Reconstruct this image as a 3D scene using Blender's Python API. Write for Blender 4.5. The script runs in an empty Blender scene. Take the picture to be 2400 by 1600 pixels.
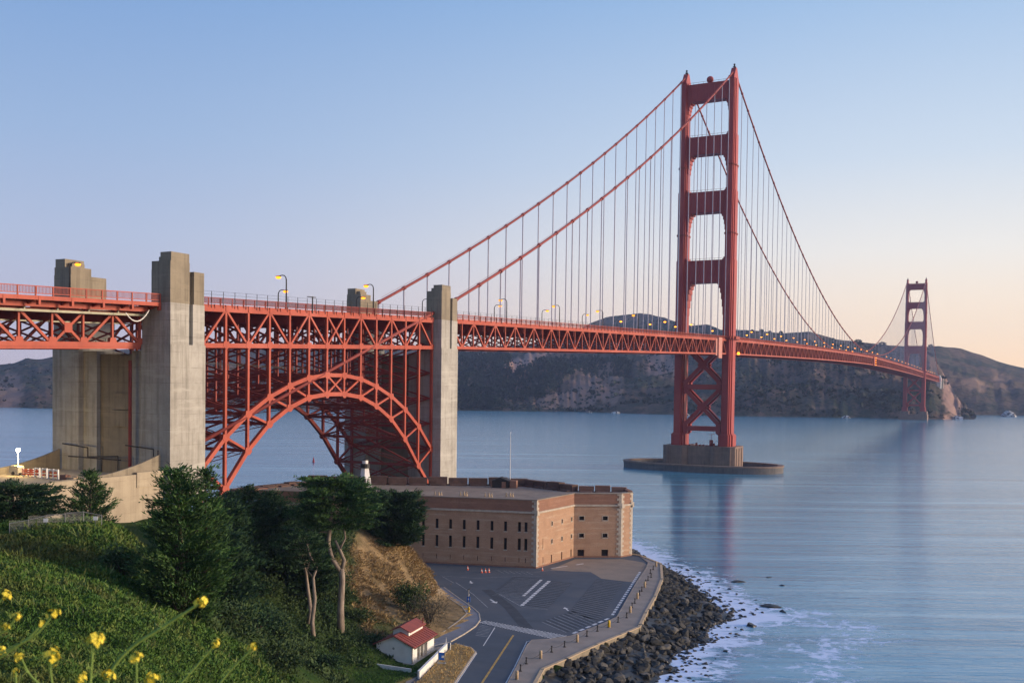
import bpy, math, random
import numpy as np
from mathutils import Vector, Matrix

S = bpy.context.scene
COL = S.collection
rnd = random.Random(7)
rng = np.random.default_rng(11)
R = math.radians

# ------------------------------------------------------------------ camera
CAM = np.array((164.25192, -610.96324, 46.5374))
cr = Vector((0.8717, 0.48991, 0.01104)); cu = Vector((-0.0253, 0.0225, 0.99943)); cf = Vector((-0.48938, 0.87148, -0.032))
cam_d = bpy.data.cameras.new('camera'); cam = bpy.data.objects.new('camera', cam_d); COL.objects.link(cam)
m3 = Matrix((cr, cu, -cf)).transposed()
cam.matrix_world = Matrix.Translation(Vector(CAM)) @ m3.to_4x4()
cam_d.sensor_width = 36; cam_d.sensor_fit = 'HORIZONTAL'; cam_d.lens = 37.208
cam_d.shift_x = 0.0756; cam_d.shift_y = 0.0764
cam_d.clip_start = 0.1; cam_d.clip_end = 40000
cam_d.dof.use_dof = True; cam_d.dof.focus_distance = 320; cam_d.dof.aperture_fstop = 7.0
S.camera = cam

# ------------------------------------------------------------------ world, sun, exposure
SUN_AZ, SUN_EL = 66.0, 9.0          # degrees clockwise from +Y (north along the bridge)
W = bpy.data.worlds.new('World'); S.world = W; W.use_nodes = True
nt = W.node_tree; nt.nodes.clear(); N = nt.nodes; Lk = nt.links.new
def nn(t, tree=None, **k):
    n = (tree or nt).nodes.new(t)
    for a, b in k.items(): setattr(n, a, b)
    return n
wo = nn('ShaderNodeOutputWorld'); bg = nn('ShaderNodeBackground'); Lk(bg.outputs[0], wo.inputs[0])
sky = nn('ShaderNodeTexSky', sky_type='NISHITA', sun_disc=False)
sky.sun_elevation = R(4); sky.sun_rotation = R(SUN_AZ); sky.air_density = 1.2; sky.dust_density = 1.5; sky.ozone_density = 3
tc = nn('ShaderNodeTexCoord'); sep = nn('ShaderNodeSeparateXYZ'); Lk(tc.outputs['Generated'], sep.inputs[0])
def ramp(stops, src, tree=None, interp='EASE'):
    r = nn('ShaderNodeValToRGB', tree); e = r.color_ramp.elements
    r.color_ramp.interpolation = interp
    while len(e) < len(stops): e.new(0.5)
    for i, (p, c) in enumerate(stops):
        e[i].position = p; e[i].color = (*c, 1)
    (tree or nt).links.new(src, r.inputs[0]); return r
zl = [(0, (.47, .42, .485)), (.05, (.45, .435, .54)), (.13, (.375, .435, .59)), (.22, (.28, .39, .59)), (.36, (.165, .30, .555)), (.6, (.12, .26, .56)), (1, (.09, .20, .46))]
zr = [(0, (1.02, .68, .40)), (.05, (.93, .73, .53)), (.12, (.76, .73, .69)), (.20, (.53, .61, .71)), (.36, (.25, .41, .65)), (.6, (.14, .29, .58)), (1, (.09, .20, .46))]
r1 = ramp(zl, sep.outputs[2], interp='LINEAR'); r2 = ramp(zr, sep.outputs[2], interp='LINEAR')
dot = nn('ShaderNodeVectorMath', operation='DOT_PRODUCT'); Lk(tc.outputs['Generated'], dot.inputs[0]); dot.inputs[1].default_value = (.8719, .4897, 0)
mr = nn('ShaderNodeMapRange', interpolation_type='SMOOTHSTEP'); Lk(dot.outputs['Value'], mr.inputs[0])
mr.inputs[1].default_value = -.38; mr.inputs[2].default_value = .5
mx = nn('ShaderNodeMix', data_type='RGBA'); Lk(mr.outputs[0], mx.inputs[0]); Lk(r1.outputs[0], mx.inputs[6]); Lk(r2.outputs[0], mx.inputs[7])
sg = nn('ShaderNodeVectorMath', operation='DOT_PRODUCT'); Lk(tc.outputs['Generated'], sg.inputs[0]); sg.inputs[1].default_value = (math.sin(R(SUN_AZ + 4)), math.cos(R(SUN_AZ + 4)), .12)
sm_ = nn('ShaderNodeMapRange', interpolation_type='SMOOTHSTEP'); Lk(sg.outputs['Value'], sm_.inputs[0]); sm_.inputs[1].default_value = .58; sm_.inputs[2].default_value = 1.0
gl = nn('ShaderNodeMix', data_type='RGBA', blend_type='ADD'); Lk(sm_.outputs[0], gl.inputs[0]); Lk(mx.outputs[2], gl.inputs[6]); gl.inputs[7].default_value = (1.5, .95, .55, 1); mx = gl   # glow of the rising sun, right of the frame
sc = nn('ShaderNodeMix', data_type='RGBA', blend_type='ADD'); sc.inputs[0].default_value = 0.012
Lk(mx.outputs[2], sc.inputs[6]); Lk(sky.outputs[0], sc.inputs[7])
Lk(sc.outputs[2], bg.inputs[0]); bg.inputs[1].default_value = .81
sun_d = bpy.data.lights.new('sun', 'SUN'); sun = bpy.data.objects.new('sun', sun_d); COL.objects.link(sun)
sd = Vector((math.sin(R(SUN_AZ)) * math.cos(R(SUN_EL)), math.cos(R(SUN_AZ)) * math.cos(R(SUN_EL)), math.sin(R(SUN_EL))))
sun.rotation_euler = sd.to_track_quat('Z', 'Y').to_euler()
sun_d.energy = 3.0; sun_d.angle = R(14); sun_d.color = (1, .80, .60)
S.view_settings.view_transform = 'Standard'; S.view_settings.look = 'None'; S.view_settings.exposure = 0.58; S.view_settings.gamma = 1

# ------------------------------------------------------------------ materials
def newmat(name):
    m = bpy.data.materials.new(name); m.use_nodes = True
    t = m.node_tree; p = t.nodes['Principled BSDF']; return m, t, p
def noise(t, scale, detail=4, rough=.6, vec=None, stretch=None):
    n = t.nodes.new('ShaderNodeTexNoise'); n.inputs['Scale'].default_value = scale; n.inputs['Detail'].default_value = detail; n.inputs['Roughness'].default_value = rough
    if vec is None:
        g = t.nodes.new('ShaderNodeNewGeometry'); vec = g.outputs['Position']
    if stretch:
        mp = t.nodes.new('ShaderNodeMapping'); mp.inputs['Scale'].default_value = stretch; t.links.new(vec, mp.inputs[0]); vec = mp.outputs[0]
    t.links.new(vec, n.inputs['Vector']); return n.outputs[0]
def mixc(t, fac, a, b, mode='MIX'):
    m = t.nodes.new('ShaderNodeMix'); m.data_type = 'RGBA'; m.blend_type = mode
    for s, v in ((0, fac), (6, a), (7, b)):
        if hasattr(v, 'default_value') or hasattr(v, 'links'): t.links.new(v, m.inputs[s])
        elif s == 0: m.inputs[0].default_value = v
        else: m.inputs[s].default_value = (*v, 1)
    return m.outputs[2]
def cramp(t, src, lo, hi):
    m = t.nodes.new('ShaderNodeMapRange'); t.links.new(src, m.inputs[0]); m.inputs[1].default_value = lo; m.inputs[2].default_value = hi; return m.outputs[0]
def bump(t, p, h, strength, dist):
    b = t.nodes.new('ShaderNodeBump'); b.inputs['Strength'].default_value = strength; b.inputs['Distance'].default_value = dist
    t.links.new(h, b.inputs['Height']); t.links.new(b.outputs[0], p.inputs['Normal'])
def M(name, base, alt=None, scale=1.0, lo=.4, hi=.65, rough=.7, metal=0, alt2=None, scale2=.15, st=None, st2=None, bs=0, bd=.02, spec=.3):
    m, t, p = newmat(name); p.inputs['Roughness'].default_value = rough; p.inputs['Metallic'].default_value = metal
    p.inputs['Specular IOR Level'].default_value = spec
    if alt is None: alt = tuple(c * .8 for c in base)
    n1 = noise(t, scale, 6, .65, stretch=st)
    c = mixc(t, cramp(t, n1, lo, hi), base, alt)
    if alt2: c = mixc(t, cramp(t, noise(t, scale2, 5, .6, stretch=st2), .5, .72), c, alt2)
    t.links.new(c, p.inputs['Base Color'])
    if bs: bump(t, p, n1, bs, bd)
    return m
def Em(name, col, s):
    m, t, p = newmat(name); p.inputs['Base Color'].default_value = (*col, 1)
    n = noise(t, 2, 2); c = mixc(t, n, col, tuple(x * .9 for x in col)); t.links.new(c, p.inputs['Emission Color']); p.inputs['Emission Strength'].default_value = s
    return m
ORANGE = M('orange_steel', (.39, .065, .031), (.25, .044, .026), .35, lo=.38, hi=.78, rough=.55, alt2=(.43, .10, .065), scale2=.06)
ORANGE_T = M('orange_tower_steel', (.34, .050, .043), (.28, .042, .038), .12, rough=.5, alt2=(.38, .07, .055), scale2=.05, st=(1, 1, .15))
ORANGE_D = M('shade_dark_orange_steel', (.27, .05, .038), (.19, .04, .033), .5, rough=.65)  # shade under the deck put into the colour; cables and fittings use it too
ROPE = M('sky_grey_rope_steel', (.44, .41, .46), (.36, .33, .38), .3, rough=.6)  # grey of the hazy sky put into the colour; the ropes themselves are orange
ROAD_B = M('deck_concrete', (.22, .19, .18), (.15, .12, .11), .3)
def concrete(name, base, stain, line=.78, lw=.012):
    m, t, p = newmat(name); p.inputs['Roughness'].default_value = .85; p.inputs['Specular IOR Level'].default_value = .2
    c = mixc(t, cramp(t, noise(t, .22, 7, .7), .38, .68), base, tuple(a * .45 + b * .55 for a, b in zip(base, stain)))
    c = mixc(t, cramp(t, noise(t, 1.0, 6, .7, stretch=(1, 1, .05)), .48, .76), c, stain)
    c = mixc(t, cramp(t, noise(t, .55, 5, .7, stretch=(.12, .12, 1)), .55, .75), c, tuple(min(1, a * 1.12) for a in base))
    g = t.nodes.new('ShaderNodeNewGeometry'); s = t.nodes.new('ShaderNodeSeparateXYZ'); t.links.new(g.outputs['Position'], s.inputs[0])
    f = t.nodes.new('ShaderNodeMath'); f.operation = 'FRACT'; d = t.nodes.new('ShaderNodeMath'); d.operation = 'MULTIPLY'; d.inputs[1].default_value = 1 / 3.1
    t.links.new(s.outputs[2], d.inputs[0]); t.links.new(d.outputs[0], f.inputs[0])
    l = t.nodes.new('ShaderNodeMath'); l.operation = 'LESS_THAN'; l.inputs[1].default_value = .022; t.links.new(f.outputs[0], l.inputs[0])
    q = t.nodes.new('ShaderNodeMath'); q.operation = 'MULTIPLY'; t.links.new(l.outputs[0], q.inputs[0]); t.links.new(cramp(t, noise(t, .4, 3), .35, .7), q.inputs[1])
    c = mixc(t, q.outputs[0], c, tuple(a * .8 for a in stain))
    t.links.new(c, p.inputs['Base Color']); bump(t, p, noise(t, 2.2, 6, .7), .25, .06)
    return m
CONC = concrete('pale_board_formed_concrete', (.42, .40, .35), (.19, .175, .145))
CONC_B = concrete('brown_stained_concrete', (.27, .23, .165), (.14, .118, .085))
CONC_W = concrete('cream_retaining_concrete', (.41, .345, .245), (.28, .23, .165))
CONC_P = concrete('pier_concrete', (.25, .175, .135), (.13, .095, .078))
CONC_F = concrete('wet_fender_concrete', (.15, .14, .135), (.06, .06, .062))
def brick(name, base, alt, stain):
    m, t, p = newmat(name); p.inputs['Roughness'].default_value = .9; p.inputs['Specular IOR Level'].default_value = .15
    c = mixc(t, cramp(t, noise(t, .35, 7, .7), .35, .68), base, alt)
    c = mixc(t, cramp(t, noise(t, .8, 5, .7, stretch=(.15, .15, 2.0)), .52, .75), c, stain)
    c = mixc(t, cramp(t, noise(t, 7, 3, .7, stretch=(.5, .5, 1.6)), .45, .75), c, tuple(x * .62 for x in base))
    t.links.new(c, p.inputs['Base Color']); bump(t, p, noise(t, 5, 4), .3, .04); return m
BRICK = brick('red_brick', (.43, .27, .175), (.32, .20, .13), (.52, .40, .29))
BRICK_D = brick('dark_parapet_brick', (.29, .155, .105), (.22, .12, .085), (.36, .22, .155))
GRANITE = M('granite', (.46, .40, .32), (.33, .28, .22), 1.2, rough=.8, bs=.2)
PAVE = M('roof_paving', (.27, .215, .165), (.20, .16, .125), .3, alt2=(.31, .26, .20), scale2=.12, rough=.9)
DARK = M('dark_opening', (.018, .014, .013), (.03, .022, .02), 1.0)
ASPH = M('worn_asphalt', (.078, .096, .118), (.060, .076, .095), .25, alt2=(.105, .112, .122), scale2=.07, rough=.88, bs=.1, bd=.01, lo=.35, hi=.7)
ASPH_P = M('pale_asphalt', (.27, .215, .165), (.21, .17, .135), .3, alt2=(.31, .25, .19), scale2=.15, rough=.9)
STALL = M('resealed_asphalt', (.042, .051, .062), (.060, .070, .082), .6, rough=.85)
WALK = M('promenade_concrete', (.29, .245, .205), (.22, .19, .16), .3, rough=.88, alt2=(.33, .28, .235), scale2=.1)
WALKB = M('blue_grey_path', (.21, .215, .24), (.16, .165, .18), .4, rough=.85)
PAINT = M('white_road_paint', (.74, .73, .70), (.50, .49, .47), 1.5, rough=.7)
PAINT_T = M('worn_thin_paint', (.40, .41, .41), (.17, .18, .19), .9, rough=.8)
PAINT_Y = M('yellow_road_paint', (.55, .34, .08), (.32, .21, .08), 1.0, rough=.7)
WHITEW = M('white_stucco', (.70, .70, .66), (.62, .61, .57), .8, rough=.8)
ROOF = M('red_tin_roof', (.25, .062, .045), (.19, .05, .038), 1.2, rough=.6)
CREAM = M('cream_door', (.55, .42, .22), (.48, .37, .2), 1)
GREYM = M('grey_metal', (.30, .30, .29), (.22, .22, .21), 2, rough=.5, metal=.3)
PIPE = M('galvanised_pipe', (.42, .41, .30), (.33, .31, .22), .6, rough=.5)
IRON = M('black_iron', (.025, .024, .024), (.04, .035, .03), 3, rough=.6)
STONEP = M('pale_post', (.55, .40, .24), (.42, .31, .19), 2, rough=.85)
YELLOW = M('yellow_paint', (.75, .48, .03), (.62, .38, .03), 2, rough=.5)
BLUE = M('blue_panel', (.02, .14, .52), (.02, .10, .38), 2, rough=.5)
WHITE = M('white_paint', (.78, .77, .73), (.68, .66, .62), 1.5, rough=.6)
CONE = M('orange_plastic', (.75, .13, .05), (.6, .1, .04), 4, rough=.5)
CYAN_BAG = M('beige_plastic', (.55, .5, .35), (.45, .42, .3), 2)
RED = M('red_buoy_paint', (.40, .03, .035), (.3, .025, .03), 2, rough=.5)
ROCK = M('dark_riprap', (.020, .021, .020), (.042, .040, .034), .45, lo=.45, hi=.7, alt2=(.07, .066, .058), scale2=.3, rough=.8, bs=.4, bd=.1)
ROCKW = M('wet_dark_rock', (.022, .022, .022), (.04, .038, .034), .6, rough=.45, bs=.4, bd=.1)
LAMP = Em('amber_lamp', (1, .27, .015), 4)
LAMPY = Em('warm_gold_lamp', (1, .27, .012), 2.3)
LAMPF = Em('bright_gold_lamp', (1, .30, .02), 3.8)
LAMPW = Em('white_floodlight', (1, .93, .75), 60)
REDL = Em('red_amber_light', (1, .28, .05), 2.0)
BARK = M('grey_bark', (.29, .235, .185), (.15, .118, .092), 2.5, rough=.9, st=(1, 1, .25), bs=.5, bd=.05)
BARKD = M('dark_bark', (.07, .052, .04), (.045, .035, .028), 2.5, rough=.9)
def leafmat(name, a, b, c, scale=.35, patch=None):
    m, t, p = newmat(name); p.inputs['Roughness'].default_value = .75; p.inputs['Specular IOR Level'].default_value = .15
    o = mixc(t, cramp(t, noise(t, scale, 3, .6), .38, .64), a, b)
    o = mixc(t, cramp(t, noise(t, scale * 9, 2, .6), .5, .72), o, c)
    if patch:
        o = mixc(t, cramp(t, noise(t, .09, 5, .7), .50, .66), o, patch); o = mixc(t, cramp(t, noise(t, .045, 4, .6), .52, .68), o, tuple(v * .45 for v in b))
    t.links.new(o, p.inputs['Base Color']); return m
CYP = leafmat('cypress_needles', (.018, .046, .017), (.046, .108, .028), (.12, .20, .055), .45)
CYPD = leafmat('dark_cypress_needles', (.015, .036, .017), (.028, .066, .024), (.055, .105, .035), .45)
BUSHM = leafmat('bush_leaves', (.03, .06, .02), (.055, .09, .028), (.085, .11, .04), .8)
BUSHG = leafmat('twiggy_grey_brush', (.07, .065, .05), (.10, .09, .065), (.12, .11, .07), .9)
IVY = leafmat('ivy_leaves', (.034, .086, .016), (.078, .148, .025), (.16, .21, .046), .12, (.13, .115, .04))
DRY = leafmat('dry_grass', (.25, .175, .082), (.35, .25, .115), (.44, .33, .17), .3)
GRASS = leafmat('lawn_grass', (.045, .11, .02), (.06, .14, .025), (.09, .17, .04), .4)
STEM = leafmat('mustard_stem', (.16, .24, .05), (.22, .32, .07), (.25, .35, .10), 30)
PETAL = M('yellow_petal', (.84, .70, .07), (.76, .60, .05), 60, rough=.55)
FORESTM = leafmat('far_forest', (.008, .024, .020), (.013, .036, .026), (.024, .048, .030), .02)

# ------------------------------------------------------------------ mesh helpers
class MB:
    def __init__(s): s.v = []; s.f = []
    def add(s, vs, fs):
        o = len(s.v); s.v += [tuple(p) for p in vs]; s.f += [tuple(i + o for i in f) for f in fs]; return s
    def box(s, x0, x1, y0, y1, z0, z1):
        return s.add([(x0, y0, z0), (x1, y0, z0), (x1, y1, z0), (x0, y1, z0), (x0, y0, z1), (x1, y0, z1), (x1, y1, z1), (x0, y1, z1)],
                     [(3, 2, 1, 0), (4, 5, 6, 7), (0, 1, 5, 4), (1, 2, 6, 5), (2, 3, 7, 6), (3, 0, 4, 7)])
    def bar(s, a, b, w, h, up=None):
        a, b = Vector(a), Vector(b); d = (b - a).normalized()
        u = Vector(up) if up else (Vector((0, 0, 1)) if abs(d.z) < .95 else Vector((0, 1, 0)))
        sx = d.cross(u).normalized() * (w / 2); sy = sx.cross(d).normalized() * (h / 2)
        vs = [p + i * sx + j * sy for p in (a, b) for i, j in ((-1, -1), (1, -1), (1, 1), (-1, 1))]
        return s.add(vs, [(0, 1, 2, 3), (7, 6, 5, 4), (0, 4, 5, 1), (1, 5, 6, 2), (2, 6, 7, 3), (3, 7, 4, 0)])
    def tube(s, pts, r, n=8, cap=True):
        pts = [Vector(p) for p in pts]; rs = r if isinstance(r, (list, tuple)) else [r] * len(pts); rs = [float(q) for q in rs]; o = len(s.v); pr = None
        for i, p in enumerate(pts):
            d = (pts[min(i + 1, len(pts) - 1)] - pts[max(i - 1, 0)]).normalized()
            u = Vector((0, 0, 1)) if abs(d.z) < .9 else Vector((1, 0, 0))
            if pr is not None: u = pr
            sx = (u - d * u.dot(d)).normalized(); pr = sx; sy = d.cross(sx)
            for k in range(n):
                a = 2 * math.pi * k / n; s.v.append(tuple(p + rs[i] * (math.cos(a) * sx + math.sin(a) * sy)))
        for i in range(len(pts) - 1):
            for k in range(n): s.f.append((o + i * n + k, o + i * n + (k + 1) % n, o + (i + 1) * n + (k + 1) % n, o + (i + 1) * n + k))
        if cap: s.f.append(tuple(o + k for k in range(n))[::-1]); s.f.append(tuple(o + (len(pts) - 1) * n + k for k in range(n)))
        return s
    def prism(s, poly, z0, z1):
        n = len(poly); a = sum(poly[i][0] * poly[(i + 1) % n][1] - poly[(i + 1) % n][0] * poly[i][1] for i in range(n))
        if a < 0: poly = poly[::-1]
        zz0 = z0 if hasattr(z0, '__len__') else [z0] * n
        return s.add([(x, y, zz0[i]) for i, (x, y) in enumerate(poly)] + [(x, y, z1) for x, y in poly],
                     [tuple(range(n))[::-1], tuple(range(n, 2 * n))] + [(i, (i + 1) % n, n + (i + 1) % n, n + i) for i in range(n)])
    def prismxz(s, poly, y0, y1):
        n = len(poly); a = sum(poly[i][0] * poly[(i + 1) % n][1] - poly[(i + 1) % n][0] * poly[i][1] for i in range(n))
        if a > 0: poly = poly[::-1]
        return s.add([(x, y0, z) for x, z in poly] + [(x, y1, z) for x, z in poly],
                     [tuple(range(n))[::-1], tuple(range(n, 2 * n))] + [(i, (i + 1) % n, n + (i + 1) % n, n + i) for i in range(n)])
    def prismyz(s, poly, x0, x1):
        n = len(poly); a = sum(poly[i][0] * poly[(i + 1) % n][1] - poly[(i + 1) % n][0] * poly[i][1] for i in range(n))
        if a < 0: poly = poly[::-1]
        return s.add([(x0, y, z) for y, z in poly] + [(x1, y, z) for y, z in poly],
                     [tuple(range(n))[::-1], tuple(range(n, 2 * n))] + [(i, (i + 1) % n, n + (i + 1) % n, n + i) for i in range(n)])
    def lathe(s, prof, c=(0, 0), n=12):
        o = len(s.v); m = len(prof)
        for r, z in prof:
            for k in range(n): a = 2 * math.pi * k / n; s.v.append((c[0] + r * math.cos(a), c[1] + r * math.sin(a), z))
        for i in range(m - 1):
            for k in range(n): s.f.append((o + i * n + k, o + i * n + (k + 1) % n, o + (i + 1) * n + (k + 1) % n, o + (i + 1) * n + k))
        s.f.append(tuple(o + k for k in range(n))[::-1]); s.f.append(tuple(o + (m - 1) * n + k for k in range(n))); return s
    def ball(s, c, rx, ry=None, rz=None, n=10, m=6):
        ry = ry or rx; rz = rz or rx; o = len(s.v); s.v.append((c[0], c[1], c[2] - rz))
        for i in range(1, m):
            ph = math.pi * i / m - math.pi / 2
            for k in range(n): a = 2 * math.pi * k / n; s.v.append((c[0] + rx * math.cos(ph) * math.cos(a), c[1] + ry * math.cos(ph) * math.sin(a), c[2] + rz * math.sin(ph)))
        s.v.append((c[0], c[1], c[2] + rz)); t = len(s.v) - 1
        for k in range(n):
            s.f.append((o, o + 1 + (k + 1) % n, o + 1 + k)); s.f.append((t, o + 1 + (m - 2) * n + k, o + 1 + (m - 2) * n + (k + 1) % n))
            for i in range(m - 2): s.f.append((o + 1 + i * n + k, o + 1 + i * n + (k + 1) % n, o + 1 + (i + 1) * n + (k + 1) % n, o + 1 + (i + 1) * n + k))
        return s
    def sheet(s, poly, z):
        n = len(poly); a = sum(poly[i][0] * poly[(i + 1) % n][1] - poly[(i + 1) % n][0] * poly[i][1] for i in range(n))
        if a < 0: poly = poly[::-1]
        return s.add([(x, y, z) for x, y in poly], [tuple(range(n))])
    def line(s, pts, w, z):
        for (a, b) in zip(pts, pts[1:]):
            dx, dy = b[0] - a[0], b[1] - a[1]; l = math.hypot(dx, dy); px, py = -dy / l * w / 2, dx / l * w / 2
            s.add([(a[0] + px, a[1] + py, z), (a[0] - px, a[1] - py, z), (b[0] - px, b[1] - py, z), (b[0] + px, b[1] + py, z)], [(0, 1, 2, 3)])
        return s
    def dashes(s, a, b, n, w, frac, z):
        for i in range(n):
            t0 = i / n; t1 = (i + frac) / n
            p = [(a[0] + (b[0] - a[0]) * t, a[1] + (b[1] - a[1]) * t) for t in (t0, t1)]; s.line(p, w, z)
        return s
    def build(s, name, mat, parent=None, smooth=False):
        me = bpy.data.meshes.new(name); off = Vector((0, 0, 0))
        if parent is not None and parent.get('_w'): off = Vector(parent['_w'])
        me.from_pydata([(x - off.x, y - off.y, z - off.z) for x, y, z in s.v], [], s.f); me.materials.append(mat)
        if smooth:
            for p in me.polygons: p.use_smooth = True
        me.update(); o = bpy.data.objects.new(name, me); COL.objects.link(o)
        if parent is not None:
            o.parent = parent
            if parent.get('_w'): o['_w'] = parent['_w']
        return o
def quads(name, V, mat, parent=None):
    """V: (n,4,3) numpy array of separate quads, one mesh"""
    n = len(V); me = bpy.data.meshes.new(name); me.vertices.add(n * 4); me.loops.add(n * 4); me.polygons.add(n)
    V = np.asarray(V, dtype=np.float64).reshape(-1, 3)
    if parent is not None and parent.get('_w'): V = V - np.array(parent['_w'])
    me.vertices.foreach_set('co', V.astype(np.float32).ravel()); me.loops.foreach_set('vertex_index', np.arange(n * 4, dtype=np.int32))
    me.polygons.foreach_set('loop_start', np.arange(0, n * 4, 4, dtype=np.int32)); me.update(calc_edges=True); me.validate()
    me.materials.append(mat); o = bpy.data.objects.new(name, me); COL.objects.link(o)
    if parent is not None: o.parent = parent
    return o
def tag(o, label=None, cat=None, group=None, kind=None):
    if label: o['label'] = label
    if cat: o['category'] = cat
    if group: o['group'] = group
    if kind: o['kind'] = kind
    return o
def thing(name, label, cat, loc=(0, 0, 0), group=None, rot=0, world=False):
    """An empty at the base of a thing; world=True lets parts be given in world coordinates"""
    o = bpy.data.objects.new(name, None); COL.objects.link(o); o.location = loc; o.rotation_euler = (0, 0, rot); o.empty_display_size = .5
    if world: o['_w'] = tuple(float(c) for c in loc)
    return tag(o, label, cat, group)
def kids(o): return [c for c in bpy.data.objects if c.parent is o]
def dup(o, loc=None, rot=None, label=None, group=None, scale=None, parent=None):
    c = o.copy(); COL.objects.link(c)
    if parent is not None: c.parent = parent
    if loc is not None: c.location = loc
    if rot is not None: c.rotation_euler = (0, 0, rot)
    if scale is not None: c.scale = scale
    if label: c['label'] = label
    if group: c['group'] = group
    for k in TREE.get(o.name, None) or kids(o): dup(k, parent=c)
    return c
TREE = {}
def struct(o): o['kind'] = 'structure'; return o

# value noise for shaping meshes
def vn(x, y, seed=0):
    x = np.asarray(x, float); y = np.asarray(y, float); xi = np.floor(x).astype(np.int64); yi = np.floor(y).astype(np.int64); fx = x - xi; fy = y - yi
    def h(a, b):
        n = (a * 374761393 + b * 668265263 + seed * 982451653) & 0x7fffffff; n = ((n ^ (n >> 13)) * 1274126177) & 0x7fffffff; return ((n ^ (n >> 16)) & 0xffff) / 65535.0
    u = fx * fx * (3 - 2 * fx); v = fy * fy * (3 - 2 * fy)
    return (h(xi, yi) * (1 - u) + h(xi + 1, yi) * u) * (1 - v) + (h(xi, yi + 1) * (1 - u) + h(xi + 1, yi + 1) * u) * v - .5
def fbm(x, y, o=5, seed=0):
    r = 0; a = 1
    for i in range(o): r = r + a * vn(np.asarray(x) * 2 ** i, np.asarray(y) * 2 ** i, seed + i); a *= .55
    return r
def inpoly(px, py, poly):
    px = np.asarray(px); py = np.asarray(py); c = np.zeros(px.shape, bool); n = len(poly)
    for i in range(n):
        x1, y1 = poly[i]; x2, y2 = poly[(i + 1) % n]
        k = ((y1 > py) != (y2 > py)) & (px < (x2 - x1) * (py - y1) / (y2 - y1 + 1e-12) + x1); c ^= k
    return c
def polydist(px, py, pts):
    d = np.full(np.shape(px), 1e9)
    for (x1, y1), (x2, y2) in zip(pts, pts[1:]):
        dx, dy = x2 - x1, y2 - y1; t = np.clip(((px - x1) * dx + (py - y1) * dy) / (dx * dx + dy * dy), 0, 1)
        d = np.minimum(d, np.hypot(px - x1 - t * dx, py - y1 - t * dy))
    return d
def gridmesh(name, X, Y, Z, mat, attrs=None, smooth=True):
    ny, nx = X.shape; me = bpy.data.meshes.new(name)
    vs = np.stack([X, Y, Z], -1).reshape(-1, 3); idx = np.arange(nx * ny).reshape(ny, nx)
    f = np.stack([idx[:-1, :-1], idx[:-1, 1:], idx[1:, 1:], idx[1:, :-1]], -1).reshape(-1, 4)
    me.vertices.add(len(vs)); me.vertices.foreach_set('co', vs.astype(np.float32).ravel()); me.loops.add(f.size); me.loops.foreach_set('vertex_index', f.astype(np.int32).ravel())
    me.polygons.add(len(f)); me.polygons.foreach_set('loop_start', np.arange(0, f.size, 4, dtype=np.int32)); me.update(calc_edges=True)
    me.polygons.foreach_set('use_smooth', [smooth] * len(f))
    for k, a in (attrs or {}).items():
        at = me.attributes.new(k, 'FLOAT', 'POINT'); at.data.foreach_set('value', np.asarray(a, np.float32).ravel())
    me.materials.append(mat); o = bpy.data.objects.new(name, me); COL.objects.link(o); return o
def attr(t, name):
    a = t.nodes.new('ShaderNodeAttribute'); a.attribute_name = name; return a.outputs['Fac']

# ------------------------------------------------------------------ water
SHORE = [(40, -290), (64.5, -315), (76, -335), (92.6, -355), (100.5, -369.6), (107, -380), (113.8, -391.7), (111, -405), (114, -415), (112, -425), (114.5, -436), (115, -448), (118, -475), (126, -510), (150, -560)]
WALLP = [(66, -347), (79, -352), (87.5, -361.5), (93.8, -381), (98.6, -401), (102, -417.5), (104.8, -430), (104, -437), (103, -446), (102.2, -457), (101.4, -465), (103.8, -473.5), (112, -500), (119, -525)]
gx = np.unique(np.concatenate([np.linspace(-3550, -300, 22), np.linspace(-300, 40, 60), np.linspace(40, 190, 76), np.linspace(190, 3550, 22)]))
gy = np.unique(np.concatenate([np.linspace(-1500, -620, 6), np.linspace(-620, -290, 111), np.linspace(-290, 200, 18), np.linspace(200, 3950, 27)]))
GX, GY = np.meshgrid(gx, gy)
dsh = polydist(GX, GY, SHORE)
foam = np.exp(-(dsh / 7.5) ** 1.0) + .33 * np.exp(-(polydist(GX, GY, [(112, -390), (128, -384), (140, -393), (134, -410), (140, -440)]) / 8) ** 2)
DECK_REFL_LINE = [(-30, 1180), (-22, 800), (-8, 470), (0, 250), (-5, 90)]
deck_refl = .3 * np.exp(-(polydist(GX, GY, DECK_REFL_LINE) / np.clip(16 + GY * .028, 10, 60)) ** 2) * np.clip((GY - 60) / 160, 0, 1)  # faint dark band: the bridge deck's reflection, painted into the water colour
m, t, p = newmat('sea_water'); WATER = m
p.inputs['Roughness'].default_value = .17; p.inputs['IOR'].default_value = 1.48; p.inputs['Specular IOR Level'].default_value = .5
def rot_noise(scale, stretch, detail, rough=.6):
    g = t.nodes.new('ShaderNodeNewGeometry'); mp = t.nodes.new('ShaderNodeMapping'); mp.vector_type = 'TEXTURE'; mp.inputs['Rotation'].default_value = (0, 0, R(29.3)); t.links.new(g.outputs['Position'], mp.inputs[0])
    return noise(t, scale, detail, rough, mp.outputs[0], stretch)
n_big = rot_noise(.011, (.16, 2.0, 1), 5, .6)
n_str = rot_noise(.028, (.10, 2.6, 1), 5, .65)
n_med = rot_noise(.045, (.22, 2.2, 1), 6, .68)
n_fine = rot_noise(.35, (.35, 1.3, 1), 4)
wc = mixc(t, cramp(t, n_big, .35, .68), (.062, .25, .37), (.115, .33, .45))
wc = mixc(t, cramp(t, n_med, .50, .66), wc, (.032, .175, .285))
wc = mixc(t, cramp(t, n_str, .52, .66), wc, (.015, .115, .21))
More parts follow.
